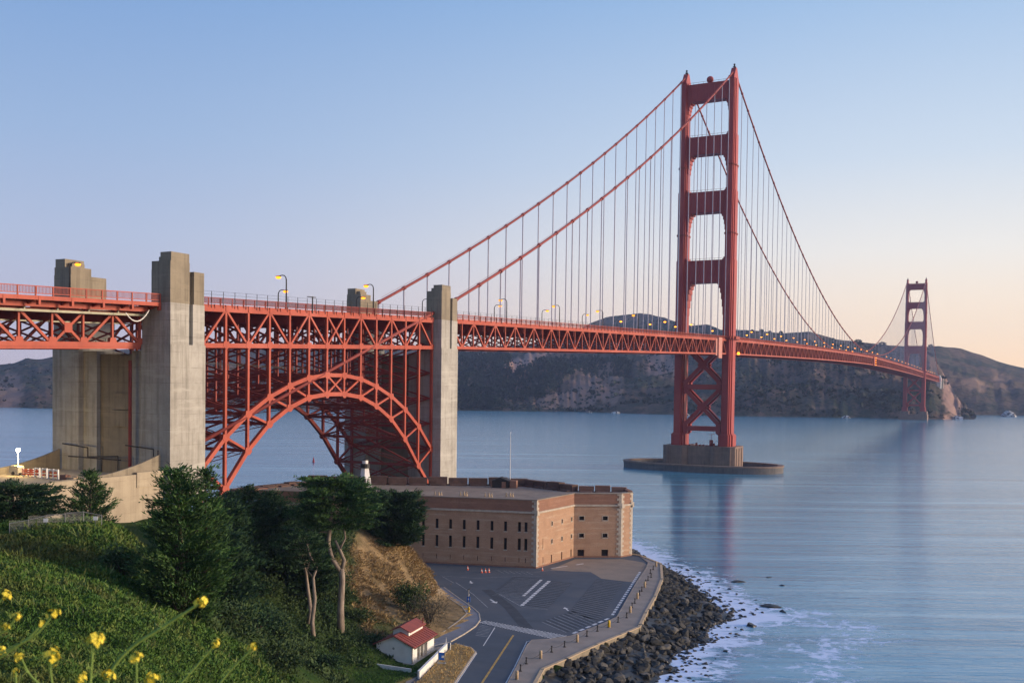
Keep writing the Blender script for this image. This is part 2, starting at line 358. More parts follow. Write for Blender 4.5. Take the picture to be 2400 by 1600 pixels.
wc = mixc(t, cramp(t, n_str, .46, .34), wc, (.25, .47, .57))  # dark and pale streaks: rippled and smooth sheen put into the water colour
fa = attr(t, 'foam'); sl = attr(t, 'deck_reflection')
fn = rot_noise(.20, (.45, 1.3, 1), 8, .78); fn2 = rot_noise(.9, (.5, 1.2, 1), 5, .7)
ad = t.nodes.new('ShaderNodeMath'); ad.operation = 'MULTIPLY_ADD'; t.links.new(fa, ad.inputs[0]); ad.inputs[1].default_value = .52; t.links.new(fn, ad.inputs[2])
ad2 = t.nodes.new('ShaderNodeMath'); ad2.operation = 'MULTIPLY_ADD'; t.links.new(fn2, ad2.inputs[0]); ad2.inputs[1].default_value = .25; t.links.new(ad.outputs[0], ad2.inputs[2])
wp = rot_noise(.11, (.5, 1.1, 1), 3, .6); g_ = t.nodes.new('ShaderNodeNewGeometry'); wv = t.nodes.new('ShaderNodeVectorMath'); wv.operation = 'MULTIPLY_ADD'
cx_ = t.nodes.new('ShaderNodeCombineXYZ'); t.links.new(wp, cx_.inputs[0]); t.links.new(fn, cx_.inputs[1]); t.links.new(cx_.outputs[0], wv.inputs[0]); wv.inputs[1].default_value = (9, 9, 0); t.links.new(g_.outputs['Position'], wv.inputs[2])
rn = noise(t, .16, 4, .55, wv.outputs[0]); ab = t.nodes.new('ShaderNodeMath'); ab.operation = 'SUBTRACT'; t.links.new(rn, ab.inputs[0]); ab.inputs[1].default_value = .5; ab2 = t.nodes.new('ShaderNodeMath'); ab2.operation = 'ABSOLUTE'; t.links.new(ab.outputs[0], ab2.inputs[0])
fil = cramp(t, ab2.outputs[0], .045, .0); fl2 = t.nodes.new('ShaderNodeMath'); fl2.operation = 'MULTIPLY'; t.links.new(fil, fl2.inputs[0]); t.links.new(fa, fl2.inputs[1])
ad3 = t.nodes.new('ShaderNodeMath'); ad3.operation = 'MULTIPLY_ADD'; t.links.new(fl2.outputs[0], ad3.inputs[0]); ad3.inputs[1].default_value = .55; t.links.new(ad2.outputs[0], ad3.inputs[2])
fm = cramp(t, ad3.outputs[0], .84, 1.0)
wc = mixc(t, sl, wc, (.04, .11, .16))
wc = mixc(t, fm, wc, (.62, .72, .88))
t.links.new(wc, p.inputs['Base Color'])
rr = t.nodes.new('ShaderNodeMapRange'); t.links.new(fm, rr.inputs[0]); rr.inputs[3].default_value = .15; rr.inputs[4].default_value = .7; t.links.new(rr.outputs[0], p.inputs['Roughness'])
hs = t.nodes.new('ShaderNodeMath'); hs.operation = 'MULTIPLY_ADD'; t.links.new(n_med, hs.inputs[0]); hs.inputs[1].default_value = 1.6; t.links.new(n_fine, hs.inputs[2])
bump(t, p, hs.outputs[0], .26, .6)
struct(gridmesh('water', GX, GY, np.zeros_like(GX), WATER, {'foam': foam, 'deck_reflection': deck_refl}))

# ------------------------------------------------------------------ far hills
def hillmat(name, scrub, dry, rock, k):
    m, t, p = newmat(name); p.inputs['Roughness'].default_value = .95; p.inputs['Specular IOR Level'].default_value = .05
    c = mixc(t, cramp(t, noise(t, .006, 6, .65), .42, .62), scrub, dry)
    c = mixc(t, cramp(t, noise(t, .03, 6, .7, stretch=(1, 1, .5)), .5, .72), c, rock)
    c = mixc(t, cramp(t, noise(t, .08, 4, .7), .48, .7), c, tuple(x * .55 for x in scrub))
    c = mixc(t, attr(t, 'bare'), c, k); t.links.new(c, p.inputs['Base Color']); bump(t, p, noise(t, .05, 6, .7), .8, 8); return m
HILLM = hillmat('scrub_hillside', (.034, .052, .036), (.135, .090, .066), (.175, .115, .095), (.40, .255, .20))
HILLF = hillmat('distant_scrub', (.05, .062, .048), (.18, .12, .085), (.16, .11, .09), (.34, .22, .15))
def lerp_cols(data, n):
    xs = np.array([d[0] for d in data], float); u = np.linspace(xs[0], xs[-1], n)
    f = lambda k, j: np.interp(u, xs, [d[k][j] for d in data])
    return u, np.stack([f(1, 0), f(1, 1)], -1), np.stack([f(2, 0), f(2, 1), f(2, 2)], -1)
def hill(name, data, mat, n, rows=46, amp=1.0, seed=0, bare=None, back=700):
    u, B, T = lerp_cols(data, n); s = np.linspace(0, 1, rows)[:, None]
    g = s ** 1.3
    X = B[:, 0] + (T[:, 0] - B[:, 0]) * g; Y = B[:, 1] + (T[:, 1] - B[:, 1]) * g
    D = np.hypot(X - CAM[0], Y - CAM[1]); D0 = D[0]; D1 = D[-1]
    a0 = (-3 - CAM[2]) / D0; a1 = (T[:, 2] - CAM[2]) / D1
    cl = s ** .92
    Z = CAM[2] + (a0 + (a1 - a0) * cl) * D
    gul = -np.abs(fbm(u[None, :] / 13 + s * 1.2, s * 1.4 + u[None, :] * 0, 4, seed + 7)) * 20 + 4
    env = np.sin(np.pi * np.clip(s, 0, 1)) ** .7
    nz = fbm(X / 260, Y / 260, 6, seed); rid = -np.abs(fbm(X / 150 + 9, Y / 150, 4, seed + 5)) * 1.2 + .25
    Z = Z + env * amp * (nz * 30 + rid * 40 + gul) + (s > .96) * fbm(X / 60, Y / 60, 3, seed + 9) * 3
    Z = np.where(s > .03, np.maximum(Z, .5), Z)
    dirx = (X[-1] - CAM[0]) / D1; diry = (Y[-1] - CAM[1]) / D1
    bx = np.stack([X[-1] + dirx * back * q for q in (.3, 1)]); by = np.stack([Y[-1] + diry * back * q for q in (.3, 1)]); bz = np.stack([Z[-1] - 12, Z[-1] * 0 - 5])
    X = np.vstack([X, bx]); Y = np.vstack([Y, by]); Z = np.vstack([Z, bz])
    ba = np.zeros_like(X)
    if bare:
        U = np.broadcast_to(u, X.shape); SS = np.concatenate([s[:, 0], [1.1, 1.2]])[:, None] * np.ones_like(X)
        for (cu_, cs, ru, rs, st) in bare:
            q = ((U - cu_) / ru) ** 2 + ((SS - cs) / rs) ** 2 + fbm(U / 18, SS * 14, 4, seed + 3) * 1.3; ba = np.maximum(ba, np.clip((1.1 - q) * 2.5, 0, 1) * st)
    o = struct(gridmesh(name, X, Y, Z, mat, {'bare': ba})); return u, s[:, 0], X, Y, Z
MAIN = [(1040, [-800, 1142], [-1209, 1881, 141]), (1075, [-782, 1168], [-1184, 1918, 146]), (1150, [-726, 1192], [-1105, 1953, 154]), (1240, [-663, 1227], [-1015, 2004, 162]), (1330, [-599, 1263], [-986, 2205, 196]), (1380, [-558, 1268], [-998, 2401, 237]), (1420, [-523, 1266], [-1012, 2586, 269]), (1500, [-446, 1230], [-911, 2618, 283]), (1545, [-411, 1232], [-821, 2529, 265]), (1590, [-377, 1234], [-708, 2346, 233]), (1620, [-351, 1225], [-667, 2332, 224]), (1656, [-323, 1220], [-622, 2324, 225]), (1692, [-295, 1216], [-531, 2134, 200]), (1756, [-253, 1230], [-433, 2008, 189]), (1831, [-204, 1252], [-364, 2039, 184]), (1896, [-161, 1267], [-303, 2060, 187]), (1959, [-120, 1280], [-244, 2079, 169]), (2010, [-90, 1315], [-202, 2128, 166]), (2057, [-59, 1317], [-157, 2131, 160]), (2087, [-38, 1308], [-127, 2118, 154]), (2130, [-10, 1308], [-87, 2117, 151]), (2176, [20, 1325], [-45, 2119, 152]), (2215, [38, 1340], [-5, 1960, 92]), (2240, [56, 1372], [22, 1860, 52]), (2262, [70, 1390], [52, 1700, 20]), (2282, [84, 1390], [82, 1520, 2])]
LEFT = [(-420, [-1823, 562], [-2819, 1151, 56]), (-250, [-1638, 586], [-2541, 1186, 72]), (-120, [-1506, 603], [-2344, 1213, 85]), (0, [-1410, 634], [-2199, 1259, 91]), (30, [-1398, 652], [-2183, 1286, 95]), (62, [-1361, 650], [-2127, 1284, 108]), (90, [-1327, 647], [-2075, 1278, 104]), (126, [-1313, 668], [-2055, 1310, 111]), (200, [-1261, 691], [-1977, 1345, 123]), (300, [-1221, 751], [-1917, 1435, 135]), (450, [-1136, 821], [-1790, 1541, 144]), (600, [-1070, 919], [-1691, 1687, 149]), (750, [-980, 994], [-1557, 1800, 150]), (900, [-889, 1070], [-1420, 1915, 149]), (1040, [-800, 1142], [-1287, 2022, 150]), (1090, [-760, 1180], [-1200, 2030, 140])]
RIGHT = [(2100, [-60, 1600], [-150, 2400, 150]), (2170, [-13, 1687], [-80, 2495, 162]), (2200, [8, 1713], [-51, 2531, 168]), (2250, [44, 1758], [-3, 2591, 163]), (2295, [77, 1776], [43, 2616, 148]), (2340, [111, 1795], [89, 2641, 128]), (2400, [156, 1805], [150, 2654, 111]), (2470, [208, 1847], [220, 2710, 102]), (2560, [276, 1907], [313, 2791, 89]), (2700, [388, 2043], [464, 2974, 82]), (3000, [700, 2300], [850, 3200, 70])]
mu, ms, mX, mY, mZ = hill('hills', MAIN, HILLM, 300, 60, .9, 3, bare=[(1215, .62, 42, .22, 1), (1255, .80, 40, .08, .7), (1560, .52, 40, .2, .75), (1500, .66, 60, .08, .7), (1400, .28, 55, .22, .45), (1330, .15, 90, .07, .5), (2235, .5, 22, .6, .75)])
lu, ls, lX, lY, lZ = hill('left_hills', LEFT, HILLM, 180, 40, .6, 21, bare=[(25, .3, 30, .35, .5)])
hill('far_hills', RIGHT, HILLF, 120, 40, .7, 33, bare=[(2290, .4, 40, .1, .6), (2350, .62, 20, .2, .5)])
# low scrub dotted over the far hills
sq = []
for (uu, sv, XX, YY, ZZ, nS) in ((mu, ms, mX, mY, mZ, 5200), (lu, ls, lX, lY, lZ, 1500)):
    iu = rng.random(nS) * (len(uu) - 2); iv = rng.random(nS) ** .9 * (len(sv) - 3) + 1; a = iu.astype(int); b = iv.astype(int); fu = (iu - a); fv = (iv - b)
    P = np.stack([(Q[b, a] * (1 - fu) + Q[b, a + 1] * fu) * (1 - fv) + (Q[b + 1, a] * (1 - fu) + Q[b + 1, a + 1] * fu) * fv for Q in (XX, YY, ZZ)], -1)
    kp = fbm(P[:, 0] / 120, P[:, 1] / 120, 4, 71) > -.12; P = P[kp]; sz = rng.uniform(2, 5.5, len(P)) * (1 + 1.2 * (rng.random(len(P)) < .12))
    for j in range(9):
        o = rng.normal(size=P.shape); o[:, 2] = np.abs(o[:, 2]) * .6; o /= np.linalg.norm(o, axis=1)[:, None]; sd_ = np.cross(o, rng.normal(size=P.shape)); sd_ /= np.linalg.norm(sd_, axis=1)[:, None]
        L_ = sz[:, None]; sq.append(np.stack([P, P + o * L_ * .6 + sd_ * L_ * .4, P + o * L_, P + o * L_ * .6 - sd_ * L_ * .4], 1))
SCRUB = leafmat('far_scrub', (.020, .032, .022), (.032, .048, .028), (.055, .060, .036), .02)
tag(quads('scrub', np.concatenate(sq), SCRUB), 'dark scrub dotted over the far hillsides', 'scrub', kind='stuff')
# woods on the far hillside: one mass
def hillpos(u, s):
    iu = np.interp(u, mu, np.arange(len(mu))); is_ = np.interp(s, ms, np.arange(len(ms))); a = int(iu); b = int(is_)
    return np.array((mX[b, a], mY[b, a], mZ[b, a]))
fq = []
tries = 0; cnt = 0
while cnt < 1500 and tries < 9000:
    tries += 1; u = rnd.uniform(1045, 1490); y = rnd.uniform(825, 955)
    ok = (u < 1195 and y > 828) or (1195 <= u < 1245 and y > 885 - (u - 1195) * .3) or (1245 <= u < 1360 and 862 - (u - 1245) * .12 < y < 945 - (u - 1245) * .55) or (1360 <= u < 1480 and 845 < y < 885 - (u - 1360) * .12)
    if not ok or rnd.random() < (.25 if u < 1350 else .45): continue
    if u > 1180 and y > 930: continue
    base = np.interp(u, [1040, 1500], [962, 970]); top = np.interp(u, [d[0] for d in MAIN][:8], [822, 818, 812, 806, 784, 760, 744, 733])
    s = ((base - y) / (base - top)) ** (1 / .92)
    if not .02 < s < .97: continue
    b = hillpos(u, s); h = rnd.uniform(9, 19); w = h * rnd.uniform(.3, .5); cnt += 1
    k = 34
    a = rng.uniform(0, 2 * math.pi, k); hh = rng.uniform(.05, 1, k) ** .8; rad = w * (1 - hh) ** .7 * rng.uniform(.5, 1.1, k) + .4
    P = b + np.stack([rad * np.cos(a), rad * np.sin(a), hh * h - 1], -1); o = np.stack([np.cos(a), np.sin(a), rng.uniform(.2, 1.2, k)], -1)
    o /= np.linalg.norm(o, axis=1)[:, None]; sd_ = np.cross(o, rng.normal(size=(k, 3))); sd_ /= np.linalg.norm(sd_, axis=1)[:, None]
    L_ = h * .16
    fq.append(np.stack([P - o * L_, P + sd_ * L_ * .7, P + o * L_, P - sd_ * L_ * .7], 1))
tag(quads('woods', np.concatenate(fq), FORESTM), 'dark blue green woods covering the far hillside left of the near tower', 'woods', kind='stuff')

# ------------------------------------------------------------------ near terrain
FH = np.array((-.48963, .87193)); RH = np.array((.87193, .48963))
def dl(D, L): q = CAM[:2] + FH * D + RH * L; return q
CP = [(0, 0, 44.6), (0, -15, 45.3), (0, 15, 42), (-20, 0, 46), (-20, -40, 48), (-20, 40, 40), (4, -2, 43.9), (10, -5, 42.2), (10, 6, 40), (10, -20, 43.2), (0, -45, 46), (0, 45, 30),
      (25, -10, 38.9), (25, -25, 40.2), (25, 3, 33), (25, 20, 24), (40, -11.6, 34.8), (40, -30, 37.5), (60, -21, 34.2), (60, -42, 36), (60, -10, 27), (60, 8, 17), (60, 25, 9), (40, 5, 25), (40, 40, 5),
      (95, -39, 32.3), (95, -58, 33.6), (80, -22, 29.8), (100, -30, 33.2), (115, -50, 28), (118, -33, 27), (140, -58, 22.5), (150, -40, 20), (135, -75, 26),
      (85, -14, 24), (100, -21, 22.5), (130, -19, 14.2), (110, -18, 15.8), (120, -6, 6.5), (146, -16, 6), (140, -8, 4.6), (90, 2, 7), (90, 20, 4), (110, 10, 4),
      (213, -8, 14.9), (206, -16, 18), (190, -13, 8.8), (200, -9, 9.0), (205, -5.5, 8.0), (180, -3, 5.6), (165, -14.5, 8.0), (160, -18, 10), (172, -25, 14), (190, -28, 18), (200, -32, 20), (218, -30, 19), (222, -16, 17), (226, -5, 12),
      (196, -61, 20), (185, -60, 21), (215, -50, 20), (170, -55, 21), (240, -35, 15), (245, -18, 10), (150, -28, 15), (165, -38, 19),
      (223, 0.5, 4), (210, 2.5, 4), (196, 3.6, 4), (176, 0, 4.6), (170, -4, 4.9), (160, -8, 5), (155, -13, 5.2)]
cp = np.array([[*dl(d, l), z] for d, l, z in CP])
def tpsk(r): return np.where(r > 0, r * r * np.log(r + 1e-9), 0)
rr_ = np.hypot(cp[:, None, 0] - cp[None, :, 0], cp[:, None, 1] - cp[None, :, 1]) / 50
n_ = len(cp); A = np.zeros((n_ + 3, n_ + 3)); A[:n_, :n_] = tpsk(rr_) + np.eye(n_) * .004; Pm = np.stack([np.ones(n_), cp[:, 0] / 50, cp[:, 1] / 50], -1); A[:n_, n_:] = Pm; A[n_:, :n_] = Pm.T
wt = np.linalg.solve(A, np.concatenate([cp[:, 2], np.zeros(3)]))
LOT = [(57, -416.5), (57.4, -416.2), (66, -425.2), (71.5, -431.2), (75.3, -436.5), (77.2, -442), (78.6, -450), (79.6, -459), (80.5, -463.5), (83.6, -463), (86.5, -474), (88.6, -484), (91, -500), (95, -540)] + WALLP[::-1] + [(55, -340), (20, -355), (-12, -372), (-12, -403), (36, -394)]
def H(x, y, clampl=True):
    x = np.asarray(x, float); y = np.asarray(y, float); sh = x.shape; xf = x.ravel(); yf = y.ravel()
    r = np.hypot(xf[:, None] - cp[None, :, 0], yf[:, None] - cp[None, :, 1]) / 50
    z = (tpsk(r) @ wt[:n_] + wt[n_] + wt[n_ + 1] * xf / 50 + wt[n_ + 2] * yf / 50).reshape(sh)
    D = (x - CAM[0]) * FH[0] + (y - CAM[1]) * FH[1]
    z = z + fbm(x / 7, y / 7, 4, 2) * np.clip((D - 25) / 60, 0, 1) * 1.0
    z = z + np.clip((D - 14) / 30, 0, 1) * np.clip((92 - D) / 30, 0, 1) * (fbm(x / 8, y / 8, 3, 51) * 2.2 + fbm(x / 3, y / 3, 2, 61) * .5 - .55)
    if clampl:
        k = inpoly(x, y, LOT); z = np.where(k, np.minimum(z, 3.0), np.maximum(z, 4.15))
        sea = (x > np.interp(y, [q[1] for q in WALLP][::-1], [q[0] for q in WALLP][::-1]) + .3) & (y > -525); z = np.where(sea, np.minimum(z, -1.0), z)
        z = np.where((y > -372 + (x + 12) * .5) & (x < 60), np.minimum(z, 2), z)
    return z
tx = np.arange(-60, 190, 1.5); ty = np.arange(-660, -340, 1.5); TX, TY = np.meshgrid(tx, ty); TZ = H(TX, TY)
TD = (TX - CAM[0]) * FH[0] + (TY - CAM[1]) * FH[1]; TL = (TX - CAM[0]) * RH[0] + (TY - CAM[1]) * RH[1]
def dryness(x, y):
    D = (x - CAM[0]) * FH[0] + (y - CAM[1]) * FH[1]; L = (x - CAM[0]) * RH[0] + (y - CAM[1]) * RH[1]; n = fbm(x / 9, y / 9, 4, 8)
    a = np.clip((D - 172 + n * 16) / 8, 0, 1) * np.clip((L + 17.5 + n * 8) / 4, 0, 1) * np.clip((240 - D) / 8, 0, 1)
    b = np.clip(1.2 - polydist(x, y, [(83.6, -461), (87, -465), (90, -474), (89.3, -482)]) / 3.2, 0, 1)
    return np.maximum(a, b)
dry = dryness(TX, TY)
rockm = np.clip(1.5 - polydist(TX, TY, [(59.5, -421), (57.5, -418.5), (56, -417.5)]) / 3.4 + fbm(TX / 4, TY / 4, 3, 4), 0, 1) * (TZ > 4.3)
m, t, p = newmat('hillside_soil'); HS = m; p.inputs['Roughness'].default_value = .95; p.inputs['Specular IOR Level'].default_value = .05
c = mixc(t, cramp(t, noise(t, .25, 5, .7), .38, .65), (.028, .058, .014), (.05, .075, .022))
c2 = mixc(t, cramp(t, noise(t, .5, 6, .7), .38, .66), (.31, .22, .115), (.18, .13, .07))
c2 = mixc(t, cramp(t, noise(t, .22, 4, .7), .5, .7), c2, (.10, .075, .038))
c = mixc(t, attr(t, 'dry'), c, c2); c3 = mixc(t, cramp(t, noise(t, 1.1, 5, .8), .4, .62), (.48, .40, .28), (.22, .17, .11)); c = mixc(t, attr(t, 'rock'), c, c3)
t.links.new(c, p.inputs['Base Color']); bump(t, p, noise(t, .9, 6, .75), .9, .5)
struct(gridmesh('hillside', TX, TY, TZ, HS, {'dry': dry, 'rock': rockm}))

# ground cover: ivy and weeds, one uncountable mass
def tufts(P, nrm_up, length, width, spread, lean=None):
    k = len(P); o = rng.normal(size=(k, 3)) * spread; o[:, 2] = np.abs(o[:, 2]) * .6 + nrm_up
    if lean is not None: o += lean
    o /= np.linalg.norm(o, axis=1)[:, None]; sd_ = np.cross(o, rng.normal(size=(k, 3))); sd_ /= np.linalg.norm(sd_, axis=1)[:, None] + 1e-9
    L_ = length[:, None]; w = width[:, None]
    return np.stack([P, P + o * L_ * .5 + sd_ * w, P + o * L_, P + o * L_ * .5 - sd_ * w], 1)
def visible_mask(D, L): return (np.abs(L + .17 * D - 0) < .45 * D + 3)
nI = 560000
D = 4 + 116 * rng.random(nI) ** 1.25; L = (-.50 + .55 * rng.random(nI)) * D - 2
q = CAM[:2] + D[:, None] * FH + L[:, None] * RH; x, y = q[:, 0], q[:, 1]; z = H(x, y)
keep = (z > 5) & (dryness(x, y) < .5); x, y, z, D = x[keep], y[keep], z[keep], D[keep]
clump = fbm(x / 2.2, y / 2.2, 3, 17); big = fbm(x / 11, y / 11, 3, 27)
ht = np.clip(.35 + clump * 1.3 + big * .8, .03, 1.6) * np.clip(D / 45, .25, 1) * np.clip((100 - D) / 40, .22, 1)
P = np.stack([x, y, z + ht * rng.random(len(x))], -1)
ln = (.0032 * D + .035) * rng.uniform(.5, 1.3, len(x)); 
tag(quads('ivy_ground_cover', tufts(P, .35, ln, ln * .2, .6), IVY), 'dense green ivy and weeds covering the bluff in front', 'ground cover', kind='stuff')
wx = []; wo = []
for i in range(170):
    D = 12 + 85 * rnd.random(); L = (-.46 + .38 * rnd.random()) * D; q = CAM[:2] + D * FH + L * RH; z0 = float(H(q[0], q[1])); k_ = 16; sp_ = .15 + .006 * D
    wx.append(np.stack([q[0] + rng.normal(size=k_) * sp_, q[1] + rng.normal(size=k_) * sp_, np.full(k_, z0 + .1)], -1))
wx = np.concatenate(wx); wd_ = np.hypot(wx[:, 0] - CAM[0], wx[:, 1] - CAM[1]); wl = np.clip(.2 + wd_ * .008, .25, .9) * rng.uniform(.5, 1.2, len(wx))
WEED = leafmat('pale_weed_stalks', (.07, .115, .028), (.11, .145, .04), (.17, .16, .06), .4)
tag(quads('tall_weeds', tufts(wx, .9, wl, wl * .07 + .004, .6), WEED), 'pale green tall weeds standing out of the ivy slope', 'weeds', kind='stuff')
nU = 170000
D = 84 + 140 * rng.random(nU); L = -50 + 50 * rng.random(nU); q = CAM[:2] + D[:, None] * FH + L[:, None] * RH; x, y = q[:, 0], q[:, 1]; z = H(x, y); keep = (z > 4.6) & (dryness(x, y) < .45) & (x > 16) & (L > -.215 * D); x, y, z = x[keep], y[keep], z[keep]
ln = rng.uniform(.3, .95, len(x)) * (.75 + fbm(x / 4, y / 4, 3, 41)); ht = np.clip(.4 + 1.4 * fbm(x / 5, y / 5, 3, 44), 0, 1.2)
tag(quads('undergrowth', tufts(np.stack([x, y, z - .1 + ht * rng.random(len(x))], -1), .3, ln, ln * .2, .7), BUSHM), 'dark green undergrowth between the trees on the steep slope', 'undergrowth', kind='stuff')
nD = 60000
D = 150 + 90 * rng.random(nD); L = -20 + 26 * rng.random(nD); q = CAM[:2] + D[:, None] * FH + L[:, None] * RH; x, y = q[:, 0], q[:, 1]; z = H(x, y); keep = (z > 4.3) & (dryness(x, y) > .4) & ((z > 5.2) | (D < 170))
x, y, z = x[keep], y[keep], z[keep]; ln = rng.uniform(.35, 1.1, len(x)); lean = np.stack([.9 + 0 * x, -.5 + 0 * x, -.35 + 0 * x], -1) * .7
cl = fbm(x / 3, y / 3, 3, 5); kk = cl > -.18; x, y, z, ln, lean = x[kk], y[kk], z[kk], ln[kk], lean[kk]
tag(quads('dry_grass', tufts(np.stack([x, y, z - .05], -1), .5, ln, ln * .10, .55, lean), DRY), 'golden brown dry grass on the bluff and by the road', 'dry grass', kind='stuff')
nG = 16000
x = rng.uniform(70, 88, nG); y = rng.uniform(-492, -474, nG); z = H(x, y); keep = (z < 7.5) & (z > 4.1) & (dryness(x, y) < .4); x, y, z = x[keep], y[keep], z[keep]
ln = rng.uniform(.12, .3, len(x)); tag(quads('lawn', tufts(np.stack([x, y, z], -1), .8, ln, ln * .15, .5), GRASS), 'short green lawn below the small white building', 'lawn', kind='stuff')

# ------------------------------------------------------------------ parking lot, road, promenade
ZL = 4.0
struct(MB().sheet(LOT, ZL).build('parking_lot', ASPH))
struct(MB().sheet([(67.9, -383.6), (67.0, -365.7), (77.1, -359.1), (82.9, -361.1), (86.2, -366), (90.3, -387.4), (88.1, -388.0), (82.0, -387.6), (79, -383.6), (76.9, -381.0), (73, -382.5)], ZL + .004).build('pale_pavement', ASPH_P))
def inset(pts, d):
    out = []
    for i, pnt in enumerate(pts):
        a = pts[max(i - 1, 0)]; b = pts[min(i + 1, len(pts) - 1)]; dx, dy = b[0] - a[0], b[1] - a[1]; l = math.hypot(dx, dy); out.append((pnt[0] + dy / l * d, pnt[1] - dx / l * d))
    return out
EDGE = [(84.3, -361.5), (86.3, -369.0), (90.7, -390.0), (98.5, -423.9), (98.3, -430), (96.9, -442.5), (94.6, -446.6), (92.4, -448.8), (93.2, -452.6), (97.3, -465.4), (99.9, -473.9), (107.5, -500), (112, -520)]
# promenade with a real kerb
prom = MB(); poly = EDGE + [(p_[0] - .2, p_[1]) for p_ in WALLP[1:]][::-1]; prom.prism(poly, ZL - .5, ZL + .12)
struct(prom.build('promenade', WALK))
k = MB()
for a, b in zip(EDGE, EDGE[1:]): k.bar((a[0], a[1], ZL + .06), (b[0], b[1], ZL + .06), .16, .17)
struct(k.build('kerb', WALK))
KO = [(88.8, -484), (86.9, -474), (84.6, -466), (83.3, -461), (81.3, -457.0), (80.7, -451.0), (79.7, -444.8), (78.1, -439.8), (75.5, -435.1), (71.7, -430.7), (66, -425), (57.6, -416.2)]
KI = [(56.2, -417.5), (64.6, -426.3), (70, -431.5), (73.6, -436.4), (75.2, -442.5), (76.8, -450.5), (78.2, -459), (79.5, -464)]
side = MB(); side.prism(KO[4:] + KI, ZL - .4, ZL + .13); struct(side.build('pavement', WALKB))
k = MB()
for pts in (KO[4:], KI):
    for a, b in zip(pts, pts[1:]): k.bar((a[0], a[1], ZL + .09), (b[0], b[1], ZL + .09), .22, .2)
struct(k.build('pavement_kerb', GRANITE))
k = MB()
for pts in ([(83.1, -457.8), (86, -458.8), (88.0, -460.9), (93.4, -478.0), (99, -496)],):
    for a, b in zip(pts, pts[1:]): k.bar((a[0], a[1], ZL + .06), (b[0], b[1], ZL + .06), .25, .17)
struct(k.build('verge_kerb', GRANITE))
VERGE = [(83.9, -462.6), (82.5, -459.0), (83.1, -457.9), (86, -458.9), (87.9, -461), (93.3, -478), (98.8, -496), (91.0, -496), (88.4, -479)]
DRYS = M('dry_verge_soil', (.40, .27, .11), (.28, .18, .08), .6, rough=.95)
struct(MB().prism(VERGE, 3.5, ZL + .14).build('verge', DRYS))
VERGEM = leafmat('golden_grass', (.40, .27, .10), (.50, .35, .14), (.58, .43, .20), .3)
vx = rng.uniform(82, 99, 14000); vy = rng.uniform(-496, -457, 14000); kk = inpoly(vx, vy, VERGE); vx, vy = vx[kk], vy[kk]
vl = rng.uniform(.15, .5, len(vx)); tag(quads('verge_grass', tufts(np.stack([vx, vy, vx * 0 + ZL + .12], -1), .5, vl, vl * .12, .6, np.array((.4, -.2, 0))), VERGEM), 'dry yellow grass on the verge beside the ramp wall', 'dry grass', kind='stuff')
# painted markings
Z1, Z2 = ZL + .010, ZL + .014
st = MB()
dA = np.array((79.2 - 73.3, -424.1 + 396.8)); dA = dA / np.linalg.norm(dA)
for i in range(14):
    q = np.array((71.0, -395.9)) + dA * i * 1.55; s0 = q + np.array((-.3, .1)); e = np.array((-6.3, -.9)) if i < 11 else np.array((-5.5, -.6)); st.line([tuple(s0), tuple(s0 + e)], .75, Z1)
for i in range(17):
    q = np.array((73.5, -396.9)) + dA * i * 1.66; st.line([tuple(q + np.array((.35, 0))), tuple(q + np.array((5.2, -.1)))], .75, Z1)
for i in range(23):
    tt = i / 22; q = np.array((87.6, -389)) * (1 - tt) + np.array((96.6, -428)) * tt
    st.line([tuple(q), tuple(q + np.array((-6.2 - 1.2 * tt, -.3 + 3.5 * tt)))], .8, Z1)
for i in range(8):
    tt = i / 7; q = np.array((96.6, -429)) * (1 - tt) + np.array((95.2, -439.5)) * tt; st.line([tuple(q), tuple(q + np.array((-7.2, 5.6)))], .5, Z1)
st.line([(66, -413), (78, -427), (88, -441)], 2.2, Z1 - .002)
struct(st.build('stall_bands', STALL))
ml = MB()
for i in range(9): ml.line([(70.5 + i * 1.0, -416.0 - i * 1.0), (76 + i * .38, -411 - i * 1.6)], .13, Z2)
for i in range(17):
    q = np.array((73.5, -396.9)) + dA * (i * 1.66 + .83); ml.line([tuple(q + np.array((.35, 0))), tuple(q + np.array((5.0, -.1)))], .10, Z2)
    q = np.array((71.0, -395.9)) + dA * (i * 1.3 + .75); ml.line([tuple(q + np.array((-.3, .1))), tuple(q + np.array((-5.8, -.8)))], .10, Z2)
for i in range(23):
    tt = (i + .5) / 22; q = np.array((87.6, -389)) * (1 - tt) + np.array((96.6, -428)) * tt; ml.line([tuple(q), tuple(q + np.array((-6.0 - 1.2 * tt, -.3 + 3.5 * tt)))], .11, Z2)
for i in range(8):
    tt = (i + .5) / 7; q = np.array((96.6, -429)) * (1 - tt) + np.array((95.2, -439.5)) * tt; ml.line([tuple(q), tuple(q + np.array((-7, 5.4)))], .12, Z2)
ml.line([(50.9, -404.7), (56.8, -410.2)], .12, Z2).line([(56.8, -409.4), (66, -419), (74.3, -429.0)], .14, Z2).line([(70.3, -415.8), (79.7, -425.0), (85, -424.6)], .12, Z2)
ml.line([(50, -404), (58, -402.6), (66, -394), (70, -392.8)], .10, Z2)
for i in range(8):
    tt = i / 7; a = np.array((79.7, -443.0)) * (1 - tt) + np.array((82.6, -450.5)) * tt; ml.line([tuple(a), tuple(np.array((82.3, -443.7)) * (1 - tt) + np.array((84.9, -450.2)) * tt)], .16, Z2)
ml.line([(57, -390.6), (66, -388.4)], .1, Z2); ml.line([(66, -388.4), (70.5, -378.5)], .1, Z2)
for i in range(6): ml.line([(58 + i * 1.3, -391 + i * .35), (60.5 + i * 1.3, -393.2 + i * .35)], .12, Z2)
